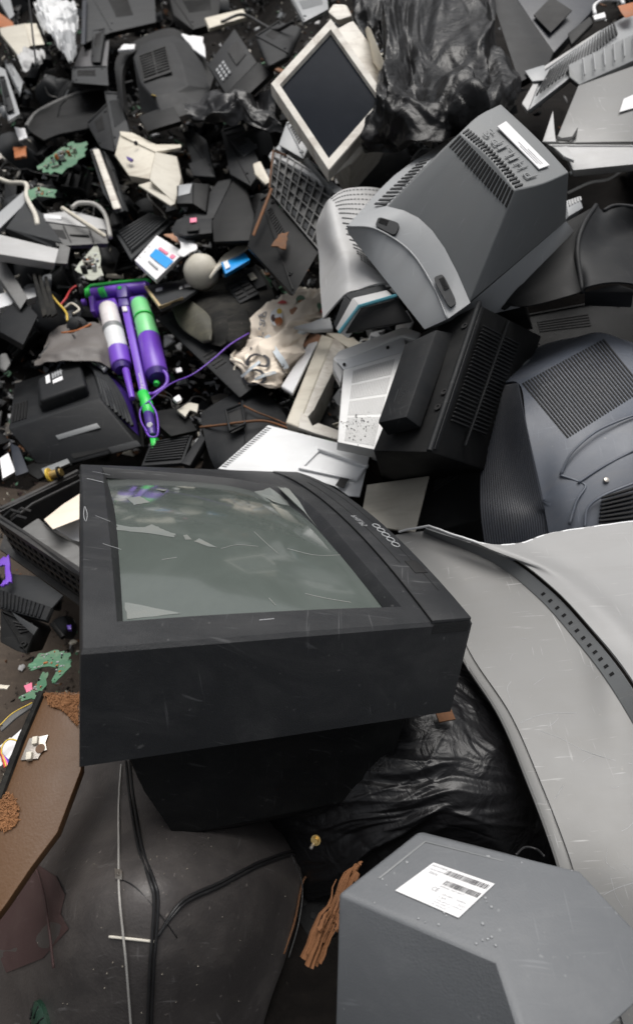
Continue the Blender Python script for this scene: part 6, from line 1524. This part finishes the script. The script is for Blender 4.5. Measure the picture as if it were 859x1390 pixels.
block('dark_lump', 'black hollow casing left of the framed monitor', 'casing', [(345, 50, 2.75), (380, 28, 2.9), (410, 36, 2.75), (392, 76, 2.4), (362, 92, 2.3)], (4, 8, .1), CHAR, bevel=.02, seg=3)
cable('black_cable', 'black cable arched over the keypad telephone', [(300, 30, 3.3), (330, 20, 3.3), (370, 40, 2.8), (398, 30, 2.6)], .008, RUBBER)
T = thing('angled_cover', 'dark blue-grey angled plate over a white strip, left edge beside the tangled scrap', 'panel', G(30, 470, -.02))
block('plate', None, None, [(0, 428, 2.0), (20, 408, 2.08), (34, 408, 2.07), (52, 428, 1.95), (32, 468, 1.78), (0, 450)], (0, 8, .05), CHAR, parent=T)
block('post', None, None, [(-4, 345, 2.3), (6, 352, 2.26), (38, 404, 2.02), (28, 420, 1.97), (-4, 372)], (0, 6, .06), MGREY2, parent=T)
block('white_strip', 'white plastic strip behind the angled blue-grey plate, left edge', 'strip', [(-4, 400, 2.16), (10, 396, 2.18), (48, 390, 2.2), (50, 402, 2.12), (0, 418, 2.08)], (0, 10, .05), WHITE)
block('grey_lump', 'rounded grey lump at the left edge under the angled plate', 'fragment', [(0, 480, 1.9), (10, 478, 1.9), (16, 492, 1.84), (8, 505, 1.8), (0, 500)], (0, 4, .04), MGREY2, bevel=.01, seg=3)
for k in range(3):
    block('charred_slat', ('tall', 'middle', 'short')[k] + ' charred slat standing left of the tangled wires', 'slat', [(44 + k * 8, 372 + k * 2, 2.1), (48 + k * 8, 370 + k * 2, 2.1), (66 + k * 6, 425, 1.9), (58 + k * 6, 430, 1.88)], (1, 3, .03), DUSTY)
rows = [[(70, 462, 1.95), (90, 445, 2.0), (125, 440, 2.0), (150, 452, 1.98)], [(60, 480, 1.88), (90, 470, 1.86), (125, 465, 1.86), (150, 475, 1.88)], [(50, 500, 1.84), (90, 495, 1.82), (125, 492, 1.82), (150, 500, 1.84)]]
single('dusty_sheet', M().grid(crumple(patch(rows, 20, 24), .02, 7, 5)), MUD := plastic('muddy_film', (.11, .10, .095), .5, dust=.5, dustcol=(.16, .14, .12)), 'dusty grey sheet between the small black television and the vacuum cleaner', 'sheet', solid=.003, smooth=60)
cable('dark_cable', 'thin dark cable over the dusty grey sheet', [(54, 486, 1.84), (70, 466, 1.9), (92, 452, 1.94), (104, 462, 1.9), (106, 484, 1.82)], .005, RUBBER)
ribbed('finned_heat_sink', 'pale grey louvred piece beside the white canister of the vacuum cleaner', 'grille', [(122, 484, 1.90), (142, 468, 1.95), (152, 490, 1.86), (140, 502, 1.82)], 5, SGREY, .006)
single('wire_coil', M().lathe(V(108, 446, 1.98), Vector((0, -.6, .7)), [(0, .035), (.02, .035), (.03, .022), (.05, .020), (.055, .006)], 18), CHAR, 'dark round motor among tangled wires above the dusty sheet', 'motor', smooth=40)
for k, (mt, nm, pts) in enumerate(((RED, 'red', [(82, 415, 2.04), (90, 405, 2.06), (96, 394, 2.1), (104, 388, 2.12)]), (CREAM, 'cream', [(88, 418, 2.03), (98, 412, 2.03), (108, 420, 2.0), (100, 426, 1.98)]), (ORANGE, 'orange', [(84, 452, 1.93), (100, 450, 1.93), (112, 446, 1.94), (124, 440, 1.96)]), (YELLOW, 'yellow', [(70, 400, 2.1), (78, 410, 2.05), (90, 424, 2.0), (92, 436, 1.96)]))):
    cable('thin_wire', nm + ' wire in the tangle left of the vacuum cleaner head', pts, .004, mt)
block('printed_label_box', 'white and blue printed box at the left edge below the small television', 'box', [(0, 622, 1.62), (12, 614, 1.66), (22, 640, 1.58), (4, 650, 1.54)], (0, 4, .05), PAPER)
block('clear_tub', 'dark green clear plastic tub at the left edge below the small television', 'tub', [(14, 600, 1.72), (26, 606, 1.68), (40, 640, 1.56), (22, 646, 1.54)], (0, 6, .06), NAVY)
plate('plastic_offcut', 'flat black panel under the small television, behind the crate', 'panel', [(30, 636, 1.66), (100, 600, 1.8), (112, 622, 1.70), (52, 650, 1.60)], BLACK, .01)
block('grey_ledge', 'grey plastic ledge behind the yellow spool', 'ledge', [(56, 636, 1.62), (92, 622, 1.66), (96, 628, 1.64), (60, 644)], (0, 4, .03), MGREY)
block('black_rest', 'black plastic foot between the carry case and the ribbed strip', 'foot', [(196, 560, 1.72), (250, 552, 1.76), (268, 584, 1.62), (232, 592, 1.58)], (0, 8, .08), BLACK)
block('white_stone', 'small white crumpled cup by the purple power cord', 'cup', [(234, 540, 1.68), (244, 534, 1.70), (248, 542, 1.67), (240, 546)], (0, 4, .02), PAPER, bevel=.006)
block('cream_disc', 'broken cream ring near the carry case', 'fragment', [(240, 556, 1.68), (256, 546, 1.72), (270, 548, 1.71), (268, 560, 1.66), (258, 556, 1.68), (252, 566)], (0, 4, .02), BEIGE, bevel=.004)
block('white_chip', 'tiny white plastic chip beside the dusty television shell', 'chip', [(238, 500, 1.86), (246, 498, 1.86), (248, 504, 1.84), (240, 506)], (0, 2, .01), PAPER)

# ================================================================ FILL OF THE HEAP: small pieces, one object each
LM = [('the purple vacuum cleaner', 170, 450), ('the framed monitor', 440, 120), ('the rounded black monitor', 220, 110), ('the cream box', 200, 225), ('the grey tray', 40, 320), ('the beige casing', 30, 60), ('the grid tray', 410, 270), ('the paper bag', 375, 460), ('the carry case', 330, 590), ('the small television', 90, 560), ('the open black crate', 50, 730), ('the brown chipboard panel', 50, 980), ('the printer casing', 800, 150), ('the blue-grey television', 760, 580), ('the big black television', 350, 750), ('the large green circuit board', 90, 215), ('the blue packet', 320, 355), ('the light grey monitor', 480, 350), ('the top left monitor shell', 125, 80), ('the keypad telephone', 320, 85), ('the dusty television shell', 290, 450)]
def kinds():
    out = []
    def poly(n, s, seed):
        random.seed(seed); c = [Vector((math.cos(a) * s * random.uniform(.5, 1.1), math.sin(a) * s * random.uniform(.35, 1), 0)) for a in [2 * math.pi * (k + random.random() * .5) / n for k in range(n)]]; out_ = []
        for i in range(n):
            out_.append(c[i]); jag = s * (.16 if i % 2 else .02)
            for t in (.25, .45, .6, .8): q = c[i].lerp(c[(i + 1) % n], t); out_.append(q * (1 + random.uniform(-1, .5) * jag / max(q.length, .01)))
        return out_
    def shard(name, desc, cat, mat, n, s, th, seed, rim=False):
        m = M(); p = poly(n, s, seed); m.prism(p, Vector((0, 0, -th)))
        if rim: m.prism([p[0], p[5], p[5] * .9, p[0] * .9], Vector((0, 0, .018))); m.prism([p[5], p[10], p[10] * .9, p[5] * .9], Vector((0, 0, .02))); [m.prism([p[0] * (.8 - k * .13), p[5] * (.8 - k * .13), p[5] * (.77 - k * .13), p[0] * (.77 - k * .13)], Vector((0, 0, .008))) for k in range(5)]
        o = mk(name, m, mat, Vector((0, 0, 0)), bevel=.0012); out.append((o, [], desc, cat))
    shard('plastic_shard', 'jagged black plastic shard', 'fragment', BLACK, 5, .09, .005, 1, True)
    shard('broken_cover', 'flat charcoal plastic shard', 'fragment', CHAR, 6, .08, .005, 2, True)
    shard('broken_cover', 'broken dark grey plastic plate', 'fragment', DGREY, 5, .08, .006, 3, True)
    shard('plastic_shard', 'small pale plastic shard', 'fragment', PALE2, 5, .040, .005, 4)
    shard('plastic_shard', 'small cream plastic shard', 'fragment', CREAM, 4, .036, .006, 5)
    shard('board_scrap', 'small green circuit board scrap', 'circuit board', PCB, 5, .045, .002, 6)
    shard('broken_cover', 'dusty dark plastic shard', 'fragment', DUSTY, 6, .08, .008, 7, True)
    shard('rusty_scrap', 'small rusty metal scrap', 'scrap', RUST, 5, .04, .003, 8)
    # hollow box corner
    def hollow(mat, desc, sx, sy, sz, nr, vents):
        m = M(); F = lambda u, v, w=0: Vector((u, v, w)); t = .004
        m.boxf(F, -sx, sx, -sy, sy, 0, t); m.boxf(F, -sx, -sx + t, -sy, sy, t, sz); m.boxf(F, sx - t, sx, -sy, sy, t, sz * .8); m.boxf(F, -sx + t, sx - t, sy - t, sy, t, sz)
        for k in range(nr): x = -sx + 2 * sx * (k + 1) / (nr + 1); m.boxf(F, x, x + t * .6, -sy, sy - t, t, sz * .45)
        o = mk('casing_piece', m, mat, Vector((0, 0, 0)), bevel=.001); m = M()
        for k in range(vents): m.boxf(F, -sx * .8, sx * .8, -sy * .8 + k * sy * .16, -sy * .8 + k * sy * .16 + .004, -.0015, 0)
        ch = []
        if vents: c = mk('vent', m, SLOT, Vector((0, 0, 0))); c.parent = o; ch = [c]
        out.append((o, ch, desc, 'casing'))
    hollow(BLACK, 'black ribbed casing piece', .10, .08, .05, 4, 6); hollow(CHAR, 'charcoal open casing piece', .08, .06, .07, 2, 5); hollow(MGREY2, 'stained grey casing piece', .07, .06, .03, 3, 4)
    def rounded(mat, desc, s, vents):
        prof = [(0, 1.0, .8), (.25, .96, .78), (.6, .82, .66), (.85, .62, .50), (.92, .50, .40)]; rings = []
        for z, a, b in prof:
            rings.append([Vector((math.copysign(abs(math.cos(t)) ** .55, math.cos(t)) * s * a, math.copysign(abs(math.sin(t)) ** .55, math.sin(t)) * s * b, z * s * 1.1)) for t in [i * math.pi / 14 for i in range(28)]])
        o = mk('monitor', M().loft(rings, True, True), mat, Vector((0, 0, 0)), smooth=40); m = M(); F = lambda u, v, w=0: Vector((u, v, w))
        for k in range(8): m.boxf(F, -s * .38, s * .38, -s * .28 + k * s * .075, -s * .25 + k * s * .075, s * 1.01, s * 1.025)
        c = mk('vent', m, SLOT, Vector((0, 0, 0))); c.parent = o; ch = [c]
        m = M().boxf(F, -s * .2, s * .2, s * .31, s * .36, s * 1.01, s * 1.025); c = mk('label', m, vents, Vector((0, 0, 0))); c.parent = o; ch.append(c)
        out.append((o, ch, desc, 'monitor'))
    rounded(CHAR, 'small black rounded monitor back', .13, SGREY); rounded(DGREY, 'dark grey rounded monitor back', .11, CREAM); rounded(SGREY, 'pale grey rounded monitor back', .075, PAPER)
    # cable loops
    def loop(mat, desc, seed, r=.003):
        random.seed(seed); p = [Vector((0, 0, 0))]; a = 0
        for k in range(9): a += random.uniform(-1.2, 1.4); p.append(p[-1] + Vector((math.cos(a) * .05, math.sin(a) * .05, random.uniform(-.012, .014))))
        c = sum(p, Vector()) / len(p); p = [q - c for q in p]; o = mk('cable', M().tube([cr(p, i / 40) for i in range(41)], r, 6), mat, Vector((0, 0, 0)), smooth=180); out.append((o, [], desc, 'cable'))
    loop(RUBBER, 'tangled black cable', 3); loop(GCABLE, 'loose grey cable', 4, .0028); loop(RUBBER, 'curled black lead', 6, .004)
    # small box with buttons
    m = M(); F = lambda u, v, w=0: Vector((u, v, w)); m.boxf(F, -.06, .06, -.04, .04, 0, .035); o = mk('appliance_piece', m, CHAR, Vector((0, 0, 0)), bevel=.006); m = M()
    for i in range(4):
        for j in range(2): m.boxf(F, -.045 + i * .022, -.032 + i * .022, -.02 + j * .02, -.01 + j * .02, .035, .038)
    c = mk('buttons', m, DGREY, Vector((0, 0, 0)), bevel=.001); c.parent = o; out.append((o, [c], 'black box with buttons', 'appliance'))
    m = M(); g = [[Vector((i * .012 - .06, j * .012 - .05, 0)) for j in range(9)] for i in range(11)]
    for r in g:
        for p in r: p.z = .03 * (1 - abs(noise.noise(p * 22)) * 3) + .02 * noise.noise(p * 50)
    o = mk('plastic_film', M().grid(g), FILM, Vector((0, 0, 0)), solid=.001, smooth=60); out.append((o, [], 'crumpled black film scrap', 'film'))
    return out
KINDS = kinds()
WT = [3, 3, 3, 5, 4, 3.5, 3, 3, 7, 7, 5, 4.5, 3.5, 1.5, 6, 6, 5, 5, 3]
assert len(WT) == len(KINDS)
random.seed(99)
first = [True] * len(KINDS); n_put = [0] * len(KINDS)
def put(k, p, s, rot):
    o, ch, desc, cat = KINDS[k]
    if first[k]: c = o; first[k] = False
    else:
        c = o.copy(); COL.objects.link(c)
        for x in ch: y = x.copy(); COL.objects.link(y); y.parent = c
    c.location = p; c.rotation_euler = rot; c.scale = (s, s, s)
    d = p - CAM; z = d.dot(FW); px = CX + FPX * d.dot(RT) / z; py = CY + FPX * d.dot(DN) / z
    near = min(LM, key=lambda l: (l[1] - px) ** 2 + (l[2] - py) ** 2)
    side = ('left of' if px < near[1] - 12 else 'right of') if abs(px - near[1]) > abs(py - near[2]) else ('behind' if py < near[2] else 'in front of')
    c['label'] = '%s in the scrap %s %s' % (desc, side, near[0]); c['category'] = cat; c['group'] = '%ss in the scrap %s %s' % (desc, side, near[0])
HERO = [(372, 250, 600, 660), (300, 385, 450, 660), (255, 520, 520, 680), (112, 372, 235, 620), (0, 475, 205, 650), (360, 0, 540, 240), (500, 0, 700, 210), (700, 0, 860, 240), (265, 30, 385, 140), (176, 46, 285, 172), (150, 172, 252, 282), (210, 365, 385, 540), (180, 310, 262, 385), (235, 235, 350, 335), (95, 30, 150, 120)]
tot = 0; tries = 0
while tot < 1100 and tries < 20000:
    tries += 1
    px = random.uniform(-60, 900) if random.random() < .86 else random.uniform(870, 1300); py = random.uniform(-35, 1010) if random.random() < .35 else random.uniform(-35, 560)
    if px > 110 and py > 640: continue
    if 560 < px < 930 and py > 240: continue
    if any(a < px < c and b < py < d for a, b, c, d in HERO): continue
    p = G(px, py, random.uniform(-.05, .05)); d = (p - CAM).dot(FW)
    if d > 7: continue
    if py > 820: 
        if random.random() < .75: continue
        p.z = G(px, py, -.05).z
    k = random.choices(range(len(KINDS)), WT)[0]
    if n_put[k] >= 95: continue
    n_put[k] += 1
    s = random.uniform(.4, 1.0) * (.55 if py > 640 else 1)
    put(k, p, s, (random.gauss(0, .75), random.gauss(0, .75), random.uniform(0, 6.28))); tot += 1

# crumbs and splinters nobody could count
def litter(n, mats, label, region, smin, smax, off, name, seed):
    random.seed(seed); m = M()
    for k in range(n):
        px, py = region(); p = G(px, py, off + random.uniform(-.02, .02)); s = random.uniform(smin, smax) * random.choice((.5, 1, 1, 1.6)); m.cur = random.randrange(len(mats))
        a = Matrix.Rotation(random.uniform(0, 6.28), 3, 'Z') @ Matrix.Rotation(random.gauss(0, .6), 3, 'X') @ Matrix.Rotation(random.gauss(0, .6), 3, 'Y')
        nn = random.choice((3, 4, 4, 5)); pts = [a @ Vector((math.cos(t) * s * random.uniform(.4, 1.1), math.sin(t) * s * random.uniform(.2, .8), 0)) + p for t in [6.283 * i / nn for i in range(nn)]]
        m.prism(pts, a @ Vector((0, 0, -s * random.uniform(.08, .35))))
    o = mk(name, m, mats, Vector((0, 0, 0)), smooth=30); tag(o, label, 'litter', None, 'stuff')
def reg1():
    while True:
        x, y = random.uniform(-30, 560) if random.random() < .85 else random.uniform(-30, 890), random.uniform(-30, 620)
        if not (x > 540 and y > 240): return x, y
reg2 = lambda: (random.uniform(-30, 115), random.uniform(600, 1060))
litter(9000, [BLACK, CHAR, DGREY, DUSTY, BLACK, CHAR, MGREY2, BLACK, DARKD, DGREY, PALE2, CREAM, RUST, PCB, METAL, NAVY, SGREY, DUSTY, WHITE, DIRTYW, CHAR], 'countless small plastic and metal fragments filling the gaps of the heap', reg1, .008, .035, -.045, 'fragments', 5)
litter(1100, [DIRT, DIRT, DUSTY, CHAR, RUST, CREAM, MAROON, DARKD, MGREY2, PCB, DIRT], 'brown dirt with small chips and splinters at the left edge', reg2, .003, .012, -.075, 'dirt_litter', 6)

# ================================================================ LIGHT
w = bpy.data.worlds.new('World'); SC.world = w; w.use_nodes = True; nt = w.node_tree; bg = nt.nodes['Background']
sky = nt.nodes.new('ShaderNodeTexSky'); sky.sky_type = 'NISHITA'; sky.sun_disc = False; SUN_E, SUN_A = 68, 5
sky.sun_elevation = R(SUN_E); sky.sun_rotation = R(SUN_A); sky.dust_density = 6; sky.air_density = 1.2; sky.ozone_density = 1
hs = nt.nodes.new('ShaderNodeHueSaturation'); hs.inputs['Saturation'].default_value = .22
nt.links.new(sky.outputs[0], hs.inputs['Color']); nt.links.new(hs.outputs[0], bg.inputs[0]); bg.inputs[1].default_value = .085
sl = bpy.data.lights.new('sun', 'SUN'); so = bpy.data.objects.new('sun', sl); COL.objects.link(so); so.location = (0, 0, 6)
sl.energy = 2.1; sl.angle = R(45); sl.color = (1, .97, .93)
SD = Vector((math.sin(R(SUN_A)) * math.cos(R(SUN_E)), math.cos(R(SUN_A)) * math.cos(R(SUN_E)), math.sin(R(SUN_E))))
so.rotation_euler = SD.to_track_quat('Z', 'Y').to_euler()
SC.view_settings.view_transform = 'Standard'; SC.view_settings.look = 'None'; SC.view_settings.gamma = 1; SC.view_settings.exposure = .34
SC.cycles.max_bounces = 6; SC.cycles.use_denoising = True
